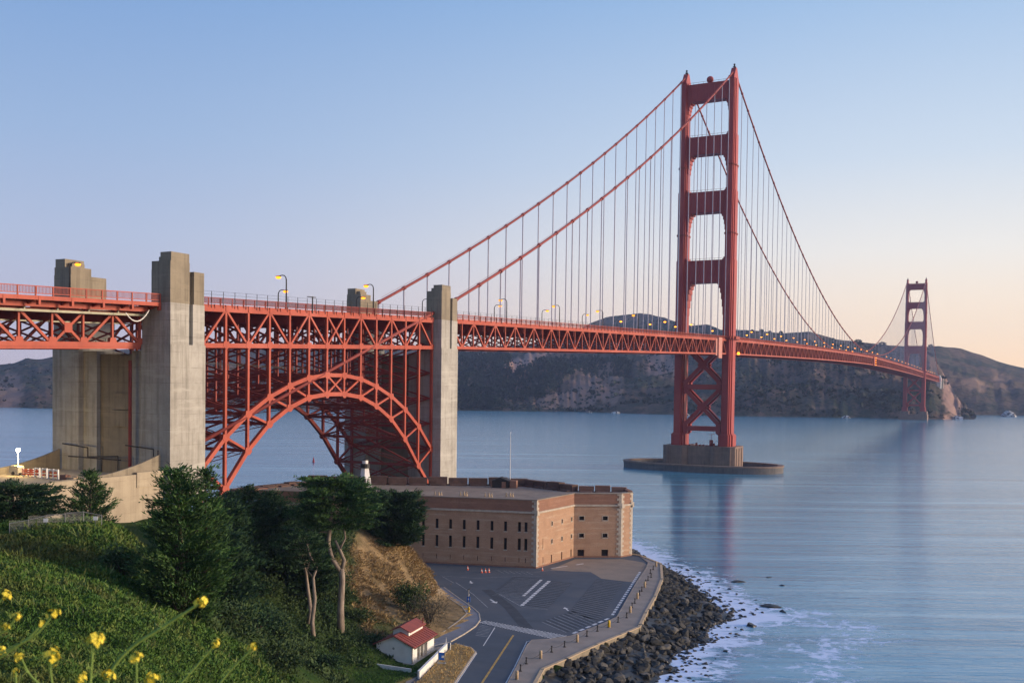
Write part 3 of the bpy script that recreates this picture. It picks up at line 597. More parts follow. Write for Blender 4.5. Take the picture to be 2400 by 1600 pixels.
def arrow(c, d, s=1.0):
    d = np.array(d) / np.linalg.norm(d); nrm = np.array((-d[1], d[0])); c = np.array(c)
    ml.line([tuple(c - d * 1.5 * s), tuple(c + d * .4 * s)], .28 * s, Z2)
    a = c + d * .4 * s; b = c + d * 1.5 * s; w = nrm * .55 * s; ml.add([(*(a + w), Z2), (*(a - w), Z2), (*b, Z2)], [(0, 2, 1)])
struct(ml.build('worn_markings', PAINT_T))
ml = MB()
arrow((59.4, -407.3), (.55, -.85)); arrow((72.6, -423.1), (.7, -.7), 1.3); arrow((87.7, -422.1), (-.6, .8))
ml.dashes((71.2, -396.3), (75.5, -415.4), 10, .62, .72, Z2).dashes((73.3, -396.8), (79.2, -424.3), 14, .72, .72, Z2)
ml.dashes((86.6, -374.6), (97.3, -423.3), 22, .55, .62, Z2).dashes((97.5, -425.6), (96.3, -441.3), 6, .55, .62, Z2)
ml.dashes((93.0, -450.2), (98.2, -467.4), 9, .4, .6, Z2).dashes((98.4, -468.5), (104.5, -488), 8, .4, .6, Z2)
ml.line([(92.2, -449.2), (92.0, -449.9), (97.0, -465.4), (99.6, -473.9), (107, -500)], .16, Z2)
ml.line([(94.2, -446.9), (92.7, -448.4)], .3, Z2)
ml.line([(67.2, -381.5), (69.2, -376.2)], .35, Z2); ml.line([(70.4, -373.5), (71.2, -371)], .5, Z2)
for i in range(31):   # crosswalk bars
    tt = i / 30; a = np.array((79.0, -439.4)) * (1 - tt) + np.array((97.0, -442.6)) * tt; b = np.array((79.3, -441.6)) * (1 - tt) + np.array((96.4, -446.2)) * tt
    ml.line([tuple(a + np.array((.25, 0))), tuple(b + np.array((-.35, 0)))], .24, Z2)
ml.line([(82.9, -443.5), (87.1, -456.4)], .16, Z2); ml.line([(88.35, -461.2), (93.7, -478.0), (99, -495)], .14, Z2)
struct(ml.build('road_markings', PAINT))
struct(MB().line([(88.1, -446.9), (96.7, -475.9), (102, -494)], .34, Z2).build('centre_line', PAINT_Y))
struct(MB().sheet([(81.6, -459.2), (82.6, -461.2), (86.4, -474), (88.6, -484), (88.2, -484), (84.9, -475.2), (80.6, -463.2)], ZL + .02).build('path', WALK))

# seawall
sw = thing('seawall', 'low pale seawall along the edge of the promenade above the dark boulders', 'seawall', (*WALLP[5], 3), world=True)
w_ = MB(); wi = inset(WALLP, 0)
for a, b in zip(WALLP, WALLP[1:]): w_.bar((a[0], a[1], 2.4), (b[0], b[1], 2.3), .5, 3.7)
w_.build('wall', CONC_B, sw)
c_ = MB()
for a, b in zip(WALLP, WALLP[1:]): c_.bar((a[0], a[1], 4.19), (b[0], b[1], 4.19), .58, .10)
c_.build('coping', STONEP, sw)

# bollards along the promenade
BOL = [(87.7, -366.0), (88.5, -370.7), (89.5, -376.0), (91.3, -381), (91.8, -384.8), (92.8, -389.5), (93.8, -393.2), (94.6, -397.6), (95.5, -401.8), (96.4, -405.8), (97.4, -410.4), (98.3, -414.7), (99.5, -419.3), (100.4, -423.9), (100.3, -428.3), (100.3, -433.1), (99.6, -437.0), (99.4, -441.5), (99.5, -446.2), (99.0, -450.5), (98.5, -454.7), (98.6, -459.3), (98.0, -463.4), (99.0, -467.7), (100.4, -472.0)]
PALE = {0, 6, 9, 12, 18, 21, 24}
def bollard(kind):
    nm = {'d': 'iron_bollard', 'p': 'pale_bollard', 'y': 'yellow_bollard'}[kind]
    o = thing(nm, '', 'bollard')
    if kind == 'd':
        MB().lathe([(.20, 0), (.20, .12), (.11, .16), (.10, .85), (.15, .9), (.15, .98), (.06, 1.06)], n=10).build('post', IRON, o, True); MB().lathe([(.26, 0), (.26, .06)], n=10).build('base_plate', IRON, o)
    else:
        mt = STONEP if kind == 'p' else YELLOW
        MB().lathe([(.24, 0), (.23, 1.15), (.20, 1.25), (.1, 1.31)], n=12).build('post', mt, o, True); MB().lathe([(.28, 0), (.28, .08)], n=12).build('base_plate', GREYM, o)
    return o
protos = {k_: bollard(k_) for k_ in 'dpy'}; used = set()
for k_, o in protos.items(): TREE[o.name] = kids(o)
for i, (x, y) in enumerate(BOL):
    k_ = 'y' if i == 15 else ('p' if i in PALE else 'd')
    lb = {'d': 'short black iron bollard in the line along the promenade', 'p': 'pale tan concrete bollard in the line along the promenade', 'y': 'single yellow bollard in the promenade line at the lot corner'}[k_]
    g = {'d': 'black bollards along the promenade', 'p': 'pale bollards along the promenade', 'y': None}[k_]
    o = protos[k_] if k_ not in used else dup(protos[k_]); used.add(k_)
    o.location = (x, y, ZL + .12); tag(o, lb, 'bollard', g)
ch = MB()
for a, b in zip(BOL, BOL[1:]): ch.tube([(a[0] + (b[0] - a[0]) * q, a[1] + (b[1] - a[1]) * q, ZL + .95 - .35 * (1 - (2 * q - 1) ** 2)) for q in (0, .25, .5, .75, 1)], .03, 5)
tag(ch.build('chain', IRON), 'long dark chain slung from bollard to bollard along the promenade', 'chain')

# ------------------------------------------------------------------ riprap
def rockmesh(seed, flat=.75):
    import bmesh
    bm = bmesh.new(); bmesh.ops.create_icosphere(bm, subdivisions=2, radius=1); r_ = random.Random(seed)
    pl = [(Vector((r_.gauss(0, 1), r_.gauss(0, 1), r_.gauss(0, 1))).normalized(), r_.uniform(.45, .85)) for _ in range(11)]
    for v in bm.verts:
        for nrm, d in pl:
            e = v.co.dot(nrm) - d
            if e > 0: v.co -= nrm * e
        v.co.z *= flat; v.co += Vector((r_.uniform(-.05, .05), r_.uniform(-.05, .05), r_.uniform(-.05, .05)))
    me = bpy.data.meshes.new('boulder'); bm.to_mesh(me); bm.free(); return me
RM = [rockmesh(i) for i in range(10)]; 
for me in RM: me.materials.append(ROCK)
t = ROCK.node_tree; p = t.nodes['Principled BSDF']; oi = t.nodes.new('ShaderNodeObjectInfo'); src = p.inputs['Base Color'].links[0].from_socket
t.links.new(mixc(t, cramp(t, oi.outputs['Random'], .35, 1.0), src, mixc(t, noise(t, .8, 4), (.05, .05, .047), (.15, .14, .125))), p.inputs['Base Color'])
RMW = [rockmesh(30 + i, .6) for i in range(6)]
for me in RMW: me.materials.append(ROCKW)
def along(pts, s):
    ds = [math.hypot(b[0] - a[0], b[1] - a[1]) for a, b in zip(pts, pts[1:])]; q = s * sum(ds)
    for (a, b), d in zip(zip(pts, pts[1:]), ds):
        if q <= d: return np.array((a[0] + (b[0] - a[0]) * q / d, a[1] + (b[1] - a[1]) * q / d))
        q -= d
    return np.array(pts[-1])
SH2 = SHORE[1:-1]; WL2 = WALLP[0:]
bank = []
for s in np.linspace(0, 1, 90):
    a = along(WL2, s); b = along(SH2, s); d = b - a
    bank.append([(a[0] + d[0] * q, a[1] + d[1] * q, 3.4 - 3.7 * q ** .85 + (0 if q in (0,) else float(fbm(a[0] / 3 + q * 5, a[1] / 3, 3, 6)) * .8)) for q in (0, .15, .3, .45, .6, .75, .9, 1.0, 1.15)])
bk = np.array(bank); struct(gridmesh('shore_bank', bk[:, :, 0], bk[:, :, 1], bk[:, :, 2], ROCKW, smooth=False))
cand = []
for i in range(1900):
    s = rnd.random(); q = rnd.random() ** .9 * 1.02; a = along(WL2, s); b = along(SH2, s); pnt = a + (b - a) * q
    r_ = rnd.uniform(.52, 1.15) * (1.3 if rnd.random() < .12 else 1) * (.75 if q > .8 else 1)
    cand.append((pnt[0], pnt[1], 3.35 - 3.7 * q ** .85 + rnd.uniform(-.25, .45), r_, q > .82))
for i in range(620):   # scattered in the shallows
    s = rnd.uniform(.15, 1); off = rnd.random() ** 2.2 * 11; b = along(SH2, s); a = along(WL2, s); d = (b - a) / np.linalg.norm(b - a)
    cand.append((b[0] + d[0] * off, b[1] + d[1] * off, rnd.uniform(-.25, .1), rnd.uniform(.25, .6), True))
def px_size(c): return c[3] / math.hypot(c[0] - CAM[0], c[1] - CAM[1])
cand.sort(key=lambda c: -px_size(c) * (1.0 if c[1] > -492 else 0))
for i, c in enumerate(cand[:240]):
    wet = c[4]; me = rnd.choice(RMW if wet else RM); o = bpy.data.objects.new('wave_washed_boulder' if wet else 'riprap_boulder', me); COL.objects.link(o)
    o.location = c[:3]; o.rotation_euler = (rnd.uniform(-.5, .5), rnd.uniform(-.5, .5), rnd.uniform(0, 6.28)); o.scale = (c[3] * rnd.uniform(.85, 1.3), c[3], c[3] * rnd.uniform(.7, 1))
    if wet: tag(o, 'dark wet boulder at the foot of the seawall bank, washed by foam', 'boulder', 'wet boulders at the waterline')
    else: tag(o, 'dark grey boulder on the dry bank below the seawall', 'boulder', 'riprap boulders below the seawall')
def rocksmerged(lst, meshes, name, mat):
    V = []; F = []; o_ = 0
    dat = []
    for me in meshes:
        v = np.empty(len(me.vertices) * 3); me.vertices.foreach_get('co', v); dat.append((v.reshape(-1, 3), [tuple(p.vertices) for p in me.polygons]))
    mb = MB()
    for c in lst:
        v, f = rnd.choice(dat); rot = np.array(Matrix.Rotation(rnd.uniform(0, 6.28), 3, 'Z') @ Matrix.Rotation(rnd.uniform(-.5, .5), 3, 'X'))
        mb.add((v * c[3] * np.array((rnd.uniform(.85, 1.3), 1, rnd.uniform(.7, 1)))) @ rot.T + np.array(c[:3]), f)
    return mb.build(name, mat)
rest = cand[240:]
tag(rocksmerged([c for c in rest if not c[4]], RM, 'riprap', ROCK), 'mass of smaller dark riprap rocks between the larger boulders', 'riprap', kind='stuff')
tag(rocksmerged([c for c in rest if c[4]], RMW, 'shore_rocks', ROCKW), 'small dark wet rocks scattered along the foaming waterline', 'shore rocks', kind='stuff')
for x, y, r_, lb in [(104.3, -352.7, 1.9, 'large dark rock standing alone in the foam off the bend of the seawall'), (116.6, -378.5, 2.3, 'largest lone dark rock out in the surf, wedge shaped'), (120.4, -382.6, 1.2, 'small dark rock just beyond the wedge shaped rock in the surf'), (109, -342, .9, 'small dark rock farthest out toward the bridge tower'), (114, -352, .8, 'low flat rock barely above water right of the rock in the foam'), (117.5, -399.5, 1.8, 'long low mossy rock at the outer tip of the boulder spit')]:
    o = bpy.data.objects.new('sea_rock', rnd.choice(RMW)); COL.objects.link(o); o.location = (x, y, -.1); o.rotation_euler = (0, 0, rnd.uniform(0, 6)); o.scale = (r_ * 1.2, r_ * .7, r_ * .8); tag(o, lb, 'rock')

# ------------------------------------------------------------------ brick fort
fort = thing('brick_fort', 'red brick fort with pale stone corners and rows of slit windows under the bridge arch', 'fort', (40, -375, ZL), world=True)
ZT, ZC0, ZC1 = 20.15, 16.85, 17.3
def wall_open(P0, P1, z0, z1, ops, mat, parent, name, nsign=1, depth=.7):
    """vertical wall with real openings: ops = list of (u0,u1,v0,v1); outward normal is to the right of P0->P1"""
    P0 = np.array(P0, float); P1 = np.array(P1, float); Ln = np.linalg.norm(P1 - P0); d = (P1 - P0) / Ln; nrm = np.array((d[1], -d[0]))
    us = sorted({0, Ln, *[o[0] for o in ops], *[o[1] for o in ops]}); vs = sorted({z0, z1, *[o[2] for o in ops], *[o[3] for o in ops]}); mb = MB()
    def P(u, v, e=0): q = P0 + d * u - nrm * e; return (q[0], q[1], v)
    for a, b in zip(us, us[1:]):
        for e, f in zip(vs, vs[1:]):
            cu_, cv = (a + b) / 2, (e + f) / 2
            if any(o[0] < cu_ < o[1] and o[2] < cv < o[3] for o in ops): continue
            mb.add([P(a, e), P(b, e), P(b, f), P(a, f)], [(0, 1, 2, 3)])
    for (a, b, e, f) in ops:
        mb.add([P(a, e), P(b, e), P(b, f), P(a, f), P(a, e, depth), P(b, e, depth), P(b, f, depth), P(a, f, depth)], [(0, 4, 5, 1), (1, 5, 6, 2), (2, 6, 7, 3), (3, 7, 4, 0)])
    w = mb.build(name, mat, parent)
    return w, (lambda u, v, e=0: P(u, v, e)), d, nrm
def window(wf, u0, u1, v0, v1, parent, sill=True, depth=.62, name='window', jamb=None):
    mb = MB(); mb.add([wf(u0, v0, depth), wf(u1, v0, depth), wf(u1, v1, depth), wf(u0, v1, depth)], [(0, 1, 2, 3)])
    w = mb.build(name, DARK, parent); w['_w'] = parent['_w']
    if sill:
        s = MB(); a, b = wf(u0 - .12, v0 - .11, -.07), wf(u1 + .12, v0 - .11, -.07); c_, d_ = wf(u1 + .12, v0 - .11, .2), wf(u0 - .12, v0 - .11, .2)
        s.prism([a[:2], b[:2], c_[:2], d_[:2]], v0 - .22, v0 - .002); s.build('sill', GRANITE, w)
    if jamb:
        s = MB()
        for (q0, q1, z0_, z1_) in ((u0 - jamb, u1 + jamb, v1 + .003, v1 + jamb), (u0 - jamb, u0 - .003, v0, v1), (u1 + .003, u1 + jamb, v0, v1)):
            a, b = wf(q0, z0_, -.05), wf(q1, z0_, -.05); c_, d_ = wf(q1, z0_, .1), wf(q0, z0_, .1); s.prism([a[:2], b[:2], c_[:2], d_[:2]], z0_, z1_)
        s.build('surround', GRANITE, w)
    return w
LW = (-3.0, -402.4); SE = (64.2, -383.4); IN = (65.6, -363.5); OU = (75.6, -356.8); EN = (77.0, -352.4); N1 = (74, -347.8); N2 = (62, -351.5); N3 = (44, -343.8); N4 = (-9, -373.5); N5 = (-12, -392)
LG = math.hypot(SE[0] - LW[0], SE[1] - LW[1])
cols = [-27.39, -24.02, -20.68, -17.35, -13.99, -10.63, -7.36, -4.04, -2.49] + [-30.7, -34.05, -37.4, -40.7, -44.05]
ops = []
for c0 in cols:
    u = LG + c0; ops += [(u - .36, u + .36, 12.45, 14.75), (u - .36, u + .36, 8.1, 10.85), (u - .08, u + .08, 5.2, 6.25)]
wl, wf, d_, n_r = wall_open(LW, SE, -1, ZC0, ops, BRICK, fort, 'gorge_wall')
for o_ in ops: window(wf, *o_, fort, sill=(o_[1] - o_[0] > .5), name='window' if o_[1] - o_[0] > .5 else 'loophole')
eo = [(u - .34, u + .34, z - .5, z + .5) for u in (8.0, 13.4, 18.7) for z in (13.75, 9.47)] + [(u - .3, u + .3, 4.3, 6.2) for u in (7.9, 13.4, 18.6)] + [(3.22, 3.44, 8.3, 10.7), (1.12, 1.30, 8.5, 10.6), (3.4, 3.66, 4.7, 6.2)]
wl, wfe, _, _ = wall_open(SE, IN, -1, ZC0, eo, BRICK, fort, 'east_wall')
for o_ in eo: window(wfe, *o_, fort, sill=o_[3] < 15, jamb=.12 if .9 < o_[3] - o_[2] < 1.1 else None)
bo = [(u - .62, u + .62, z - .52, z + .5) for u in (2.0, 8.0) for z in (13.85, 9.5)] + [(u - .85, u + .85, 4.3, 5.95) for u in (1.9, 8.0)]
wl, wfb, _, _ = wall_open(IN, OU, -1, ZC0, bo, BRICK, fort, 'bastion_wall')
for o_ in bo: window(wfb, *o_, fort, sill=True, jamb=.16 if o_[3] < 15 and o_[2] > 7 else None)
wall_open(OU, EN, -1, ZC0, [], BRICK, fort, 'bastion_nose_wall')
seaw = MB()
for a, b in zip([EN, N1, N2, N3, N4, N5], [N1, N2, N3, N4, N5, LW]):
    seaw.add([(*a, -1), (*b, -1), (*b, ZT - .6), (*a, ZT - .6)], [(0, 1, 2, 3)])
seaw.build('seaward_wall', BRICK_D, fort)
RING = [LW, SE, IN, OU, EN]
cor = MB(); par = MB(); cop = MB(); plinth = MB()
def offs(P, i, d):   # mitred offset of the ring
    a = np.array(P[max(i - 1, 0)]); b = np.array(P[i]); c_ = np.array(P[min(i + 1, len(P) - 1)])
    d1 = (b - a) if i > 0 else (c_ - b); d2 = (c_ - b) if i < len(P) - 1 else (b - a); d1 = d1 / np.linalg.norm(d1); d2 = d2 / np.linalg.norm(d2)
    n1 = np.array((d1[1], -d1[0])); n2 = np.array((d2[1], -d2[0])); m_ = n1 + n2; m_ /= np.linalg.norm(m_); return tuple(b + m_ * d / max(.4, m_.dot(n1)))
def band(mb, d0, d1, z0, z1):
    for i in range(len(RING) - 1): mb.prism([offs(RING, i, d0), offs(RING, i + 1, d0), offs(RING, i + 1, d1), offs(RING, i, d1)], z0, z1)
band(cor, .28, -.6, ZC0, ZC1); cor.build('cornice', GRANITE, fort)
band(par, .0, -1.0, ZC1, ZT - .22); par.build('parapet', BRICK_D, fort)
band(cop, .14, -1.9, ZT - .22, ZT); cop.build('coping', PAVE, fort)
band(plinth, .10, -.2, 3.5, 4.35); plinth.build('plinth', BRICK_D, fort)
for P, a, b in ((SE, LW, IN), (OU, IN, EN), (EN, OU, N1)):
    q_ = MB(); P = np.array(P); da = np.array(a) - P; da /= np.linalg.norm(da); db = np.array(b) - P; db /= np.linalg.norm(db); o_ = -(da + db); o_ /= np.linalg.norm(o_)
    z = 4.0; i = 0
    while z < ZT - .05:
        h = min(.62, ZT - .0 - z); la, lb = (1.15, .65) if i % 2 else (.65, 1.15); e = o_ * .09
        skip = ZC0 - .0 < z + h and z < ZC1
        pp = [P + o_ * .10, P + da * la + e * .9, P + da * la - o_ * .25, P - o_ * .4, P + db * lb - o_ * .25, P + db * lb + e * .9]
        ee = .34 if skip else .0
        q_.prism([tuple(v + o_ * ee) for v in pp], z, z + h - .03); z += h; i += 1
    q_.build('corner_quoins', GRANITE, fort)
roof = MB().sheet([LW, SE, IN, OU, EN, N1, N2, N3, N4, N5], 19.35); roof.build('roof', PAVE, fort)
OLDB = M('old_dark_brick', (.13, .075, .058), (.085, .055, .045), .5, rough=.9, alt2=(.19, .12, .09), scale2=.2)
sp = MB()
def seg_parapet(a, b, n, z1, w=2.2, gap=.35):
    a = np.array(a, float); b = np.array(b, float); d = (b - a); L_ = np.linalg.norm(d); d /= L_; nr = np.array((d[1], -d[0]))
    for i in range(n):
        u0 = L_ * i / n + gap / 2; u1 = L_ * (i + 1) / n - gap / 2; hh = z1 + (.25 if i % 3 == 1 else 0)
        q = [a + d * u0, a + d * u1, a + d * u1 - nr * w, a + d * u0 - nr * w]; sp.prism([tuple(v) for v in q], 19.3, hh)
        q = [a + d * (u0 + .4) - nr * (w + .05), a + d * (u1 - .4) - nr * (w + .05), a + d * (u1 - .4) - nr * (w + 1.5), a + d * (u0 + .4) - nr * (w + 1.5)]
        sp.prism([tuple(v) for v in q], 19.3, 19.75)
seg_parapet(N3, N4, 11, 21.3); seg_parapet(N2, N3, 4, 21.1); seg_parapet(N4, N5, 4, 19.95)
sp.build('seaward_parapet', OLDB, fort)
sp = MB(); seg_parapet(N1, N2, 3, 20.9, 1.6); seg_parapet(EN, N1, 1, 20.5, 1.2); sp.build('bastion_parapet', BRICK_D, fort)
sp = MB(); sp.prism([(N5[0], N5[1]), (-12, -403), (-8, -404), (-6, -395)], 17, 19.9); sp.build('west_bastion', BRICK_D, fort)
hut = thing('roof_hut', 'dark gable roofed hut on the fort roof below the flagpole', 'hut', (40.5, -353.5, 19.35), rot=.3)
MB().box(-2.2, 2.2, -1.6, 1.6, 0, 1.9).build('wall', IRON, hut); MB().prismxz([(-2.5, 1.9), (2.5, 1.9), (0, 2.9)], -1.8, 1.8).build('roof', IRON, hut); MB().box(.4, 1.5, -1.66, -1.58, .1, 1.7).build('door', BRICK_D, hut)
MB().box(2.5, 4.3, -1.3, 1.3, 0, 2.0).build('brick_block', BRICK_D, hut)
# roof vents in little groups
def rvent(x, y, first=[None]):
    if first[0] is None:
        o = thing('roof_vent', 'small yellowish vent stub standing on the fort roof', 'vent', (0, 0, 0), 'vent stubs on the fort roof'); MB().lathe([(.26, 0), (.22, .5), (.13, .62), (.13, 1.0)], n=8).build('stub', STONEP, o); MB().lathe([(.2, 1.0), (.2, 1.12)], n=8).build('cap', GREYM, o)
        first[0] = o; TREE[o.name] = kids(o)
    else: o = dup(first[0])
    o.location = (x, y, 19.35)
for gx_, gy_ in [(37.5, -383.0), (42.6, -379.3), (48.9, -378.1), (31.3, -384.0), (20.8, -389.7), (15.2, -392.0), (52.9, -374.4), (0.6, -400.3)]:
    for j in range(3): rvent(gx_ + (j - 1) * .75, gy_ + (j - 1) * .25 + (.4 if j == 1 else 0))
# lighthouse
lh = thing('lighthouse', 'small white iron lighthouse on slanting legs with dark gallery on the fort roof', 'lighthouse', (16.3, -383.6, 19.35))
for a in range(6):
    an = a * math.pi / 3 + .3; l_ = MB(); l_.bar((1.75 * math.cos(an), 1.75 * math.sin(an), 0), (1.35 * math.cos(an), 1.35 * math.sin(an), 3.4), .16, .16); l_.build('leg', WHITE, lh)
br_ = MB()
for a in range(6):
    p_ = lambda k_, z: ((1.75 - .4 * z / 3.4) * math.cos(k_ * math.pi / 3 + .3), (1.75 - .4 * z / 3.4) * math.sin(k_ * math.pi / 3 + .3), z)
    br_.bar(p_(a, 0), p_(a + 1, 1.7), .07, .07).bar(p_(a + 1, .05), p_(a, 1.65), .06, .06).bar(p_(a, 1.7), p_(a + 1, 3.4), .07, .07).bar(p_(a + 1, 1.75), p_(a, 3.35), .06, .06).bar(p_(a, 1.7), p_(a + 1, 1.7), .09, .08)
br_.build('bracing', WHITE, lh)
MB().lathe([(1.5, 3.3), (1.45, 3.45), (1.05, 5.9), (1.0, 6.0)], n=6).build('tower', WHITE, lh)
MB().lathe([(1.35, 6.0), (1.35, 6.12), (1.18, 6.13), (1.18, 7.05), (1.3, 7.06), (1.3, 7.12)], n=12).build('gallery', IRON, lh)
MB().lathe([(.78, 7.12), (.78, 8.0)], n=8).build('lantern', WHITE, lh); MB().lathe([(.95, 8.0), (.9, 8.12), (.3, 8.3), (.08, 8.5), (.08, 9.2)], n=8).build('lantern_roof', IRON, lh)
fp = thing('flagpole', 'tall thin white flagpole without a flag rising from the fort roof', 'flagpole', (41, -349, 19.35)); MB().tube([(0, 0, 0), (0, 0, 14.6)], [.12, .06], 8).build('pole', WHITE, fp); MB().ball((0, 0, 14.7), .13).build('finial', WHITE, fp); MB().lathe([(.3, 0), (.3, .3)], n=8).build('base', GREYM, fp)
# cones
cp0 = None
for i, (x, y, lb) in enumerate([(51.7, -394.1, 'orange traffic cone standing alone by the fort wall'), (56.1, -395.6, 'left orange cone of the three in a row on the lot'), (56.7, -394.9, 'middle orange cone of the three in a row on the lot'), (57.3, -394.3, 'right orange cone of the three in a row on the lot'), (66.8, -385.6, 'orange traffic cone at the stone corner of the fort')]):
    if cp0 is None:
        cp0 = thing('traffic_cone', lb, 'cone'); MB().box(-.22, .22, -.22, .22, 0, .06).build('base', CONE, cp0); MB().lathe([(.2, .06), (.05, .95)], n=10).build('cone', CONE, cp0); MB().lathe([(.165, .42), (.115, .62)], n=10).build('white_band', WHITE, cp0); TREE[cp0.name] = kids(cp0); o = cp0
    else: o = dup(cp0, label=lb)
    o.location = (x, y, ZL); o['group'] = 'traffic cones by the fort'

# ------------------------------------------------------------------ the suspension bridge
def ztop(y):     # elevation of the truss top chord along the bridge
    if y <= 0: return 74.4 + .0262 * y
    if y <= 1280:
        q = abs(y - 640) / 640; return 82.6 - (8.2 if y < 640 else 6.0) * q ** 1.5
    return 76.6 - .012 * (y - 1280)
TD_ = 7.7
def zcable(y):
    if y < -342: return 68.3 + (y + 342) * .339
    if y <= 0:
        q = y / -342.0; return 227 + (68.3 - 227) * q - 4 * 8.9 * q * (1 - q)
    if y <= 1280: q = (y - 640) / 640; return 86.0 + 141 * q * q
    q = (y - 1280) / 343.0; return 227 + (66 - 227) * q - 4 * 8.5 * q * (1 - q)

# towers
def tower(label, y0):
    T = thing('suspension_tower', label, 'bridge tower', (0, y0, 13.9))
    o14 = 13.9
    def plan(hx, hy, cx=0):
        a = [(.60 * hx, hy), (.60 * hx, .80 * hy), (.80 * hx, .80 * hy), (.80 * hx, .48 * hy), (hx, .48 * hy)]
        q = a + [(x, -y) for x, y in a[::-1]]; q = q + [(-x, -y) for x, y in q]
        return [(cx + x, y) for x, y in q]
    secs = [(13.9, 20.3, 4.15, 8.2, 20.9, 3.6, 7.4), (20.9, 120, 3.0, 6.9, None, 0, 0), (120, 159.2, 2.75, 6.2, None, 0, 0), (159.2, 190.8, 2.45, 5.5, None, 0, 0), (190.8, 222, 2.08, 4.9, None, 0, 0)]
    for sx in (-1, 1):
        mb = MB()
        for (z0, z1, hx, hy, zz, hx2, hy2) in secs:
            mb.prism(plan(hx, hy, sx * 13.7), z0 - o14, z1 - o14)
            if zz: mb.prism(plan(hx2, hy2, sx * 13.7), z1 - o14, zz - o14)
        leg = mb.build('leg', ORANGE_T, T)
        for z, hx, hy in ((173.5, 2.45, 5.5), (135, 2.75, 6.2)):
            cl = MB(); cl.prism(plan(hx + .45, hy + .5, sx * 13.7), z - .35 - o14, z + .35 - o14); cl.build('collar', ORANGE_D, leg)
        s_ = MB(); x = sx * 13.7
        s_.prismyz([(-5.3, 222 - o14), (5.3, 222 - o14), (4.2, 224 - o14), (1.2, 228.3 - o14), (-1.2, 228.3 - o14), (-4.2, 224 - o14)], x - 1.3, x + 1.3)
        sd_ = s_.build('saddle_housing', ORANGE_T, T)
        f_ = MB(); f_.tube([(x, 0, 228.2 - o14), (x, 0, 230.0 - o14)], [.5, .3], 8); f_.ball((x, 0, 230.3 - o14), .6); f_.box(x - .75, x + .75, -.75, .75, 228.9 - o14, 229.2 - o14); f_.build('beacon', IRON, sd_)
    # portal struts with stepped brackets
    def strut(zt_, zb, hx_up, hx_dn, hy, steps, fil):
        iu = 13.7 - hx_up; idn = 13.7 - hx_dn; mb = MB(); z = lambda q: q - o14
        mb.box(-iu - .6, iu + .6, -hy, hy, z(zb), z(zt_))
        for sx in (-1, 1):
            h = 0
            for i, (w, d) in enumerate(steps):
                e = hy * (.97 - .05 * i); a = sorted((sx * (idn - w), sx * (idn + .5))); mb.box(a[0], a[1], -e, e, z(zb - h - d), z(zb - h + .002)); h += d
            h = 0
            for i, (w, d) in enumerate(fil):
                e = hy * (.96 - .05 * i); a = sorted((sx * (iu - w), sx * (iu + .5))); mb.box(a[0], a[1], -e, e, z(zt_ + h - .002), z(zt_ + h + d)); h += d
        s_ = mb.build('portal_strut', ORANGE_T, T)
        r_ = MB(); n = 7
        for i in range(n):
            x = -idn + 2 * idn * (i + .5) / n
            for sy in (-1, 1):
                a = sorted((sy * hy, sy * (hy + .35))); r_.box(x - .32, x + .32, a[0], a[1], z(zb + .5), z(zt_ - .5))
        for sy in (-1, 1):
            a = sorted((sy * hy, sy * (hy + .22))); r_.box(-iu, iu, a[0], a[1], z(zt_ - .45), z(zt_ + .05)); r_.box(-idn, idn, a[0], a[1], z(zb + .05), z(zb + .45))
        r_.build('fluted_rib', ORANGE_T, s_)
        rl = MB()
        for sy in (-1, 1):
            rl.bar((-iu, sy * (hy - .2), z(zt_ + 1.1)), (iu, sy * (hy - .2), z(zt_ + 1.1)), .12, .12)
            for i in range(9): x = -iu + 2 * iu * i / 8; rl.bar((x, sy * (hy - .2), z(zt_)), (x, sy * (hy - .2), z(zt_ + 1.1)), .1, .1)
        rl.build('railing', ORANGE_D, s_)
    strut(221.0, 211.2, 2.05, 2.08, 3.3, [(2.2, .9), (1.2, 1.4), (.7, 2.0), (.35, 2.2)], [])
    strut(190.8, 180.6, 2.08, 2.45, 3.6, [(3.0, .9), (1.9, 1.5), (1.2, 2.1), (.7, 2.6), (.35, 3)], [(.9, .7), (.4, 1.0)])
    strut(159.2, 147.3, 2.45, 2.75, 4.0, [(3.0, .9), (1.9, 1.5), (1.2, 2.1), (.7, 2.6), (.35, 3)], [(.9, .7), (.4, 1.0)])
    strut(120.0, 107.4, 2.75, 3.0, 4.4, [(3.2, 1.3), (2.4, 2.0), (1.75, 2.8), (1.2, 3.6), (.75, 4.2), (.35, 4.6)], [(1.0, .7), (.4, 1.0)])
    z = lambda q: q - o14; ix = 10.9
    for zc in (60.2, 36.0):
        b_ = MB()
        for sy in (-3.6, 3.6):
            b_.bar((-ix, sy, z(zc - 11.2)), (ix, sy, z(zc + 11.2)), 2.1, 2.7, (0, 1, 0)); b_.bar((ix, sy, z(zc - 11.2)), (-ix, sy, z(zc + 11.2)), 2.0, 2.62, (0, 1, 0))
            b_.prismxz([(-3, z(zc)), (0, z(zc - 3)), (3, z(zc)), (0, z(zc + 3))], sy - 1.15, sy + 1.15)
        b_.build('cross_brace', ORANGE_T, T)
    for zc, h in ((47.6, 2.9), (23.6, 2.6)):
        b_ = MB()
        for sy in (-3.6, 3.6):
            b_.box(-ix, ix, sy - 1.2, sy + 1.2, z(zc - h / 2), z(zc + h / 2))
            for sx in (-1, 1): b_.prismxz([(sx * ix, z(zc - 4.6)), (sx * ix, z(zc + 4.6)), (sx * (ix - 2.6), z(zc + 2.4)), (sx * (ix - 2.6), z(zc - 2.4))], sy - 1.3, sy + 1.3)
        b_.build('horizontal_strut', ORANGE_T, T)
    pf = MB()   # walkway balconies around the legs
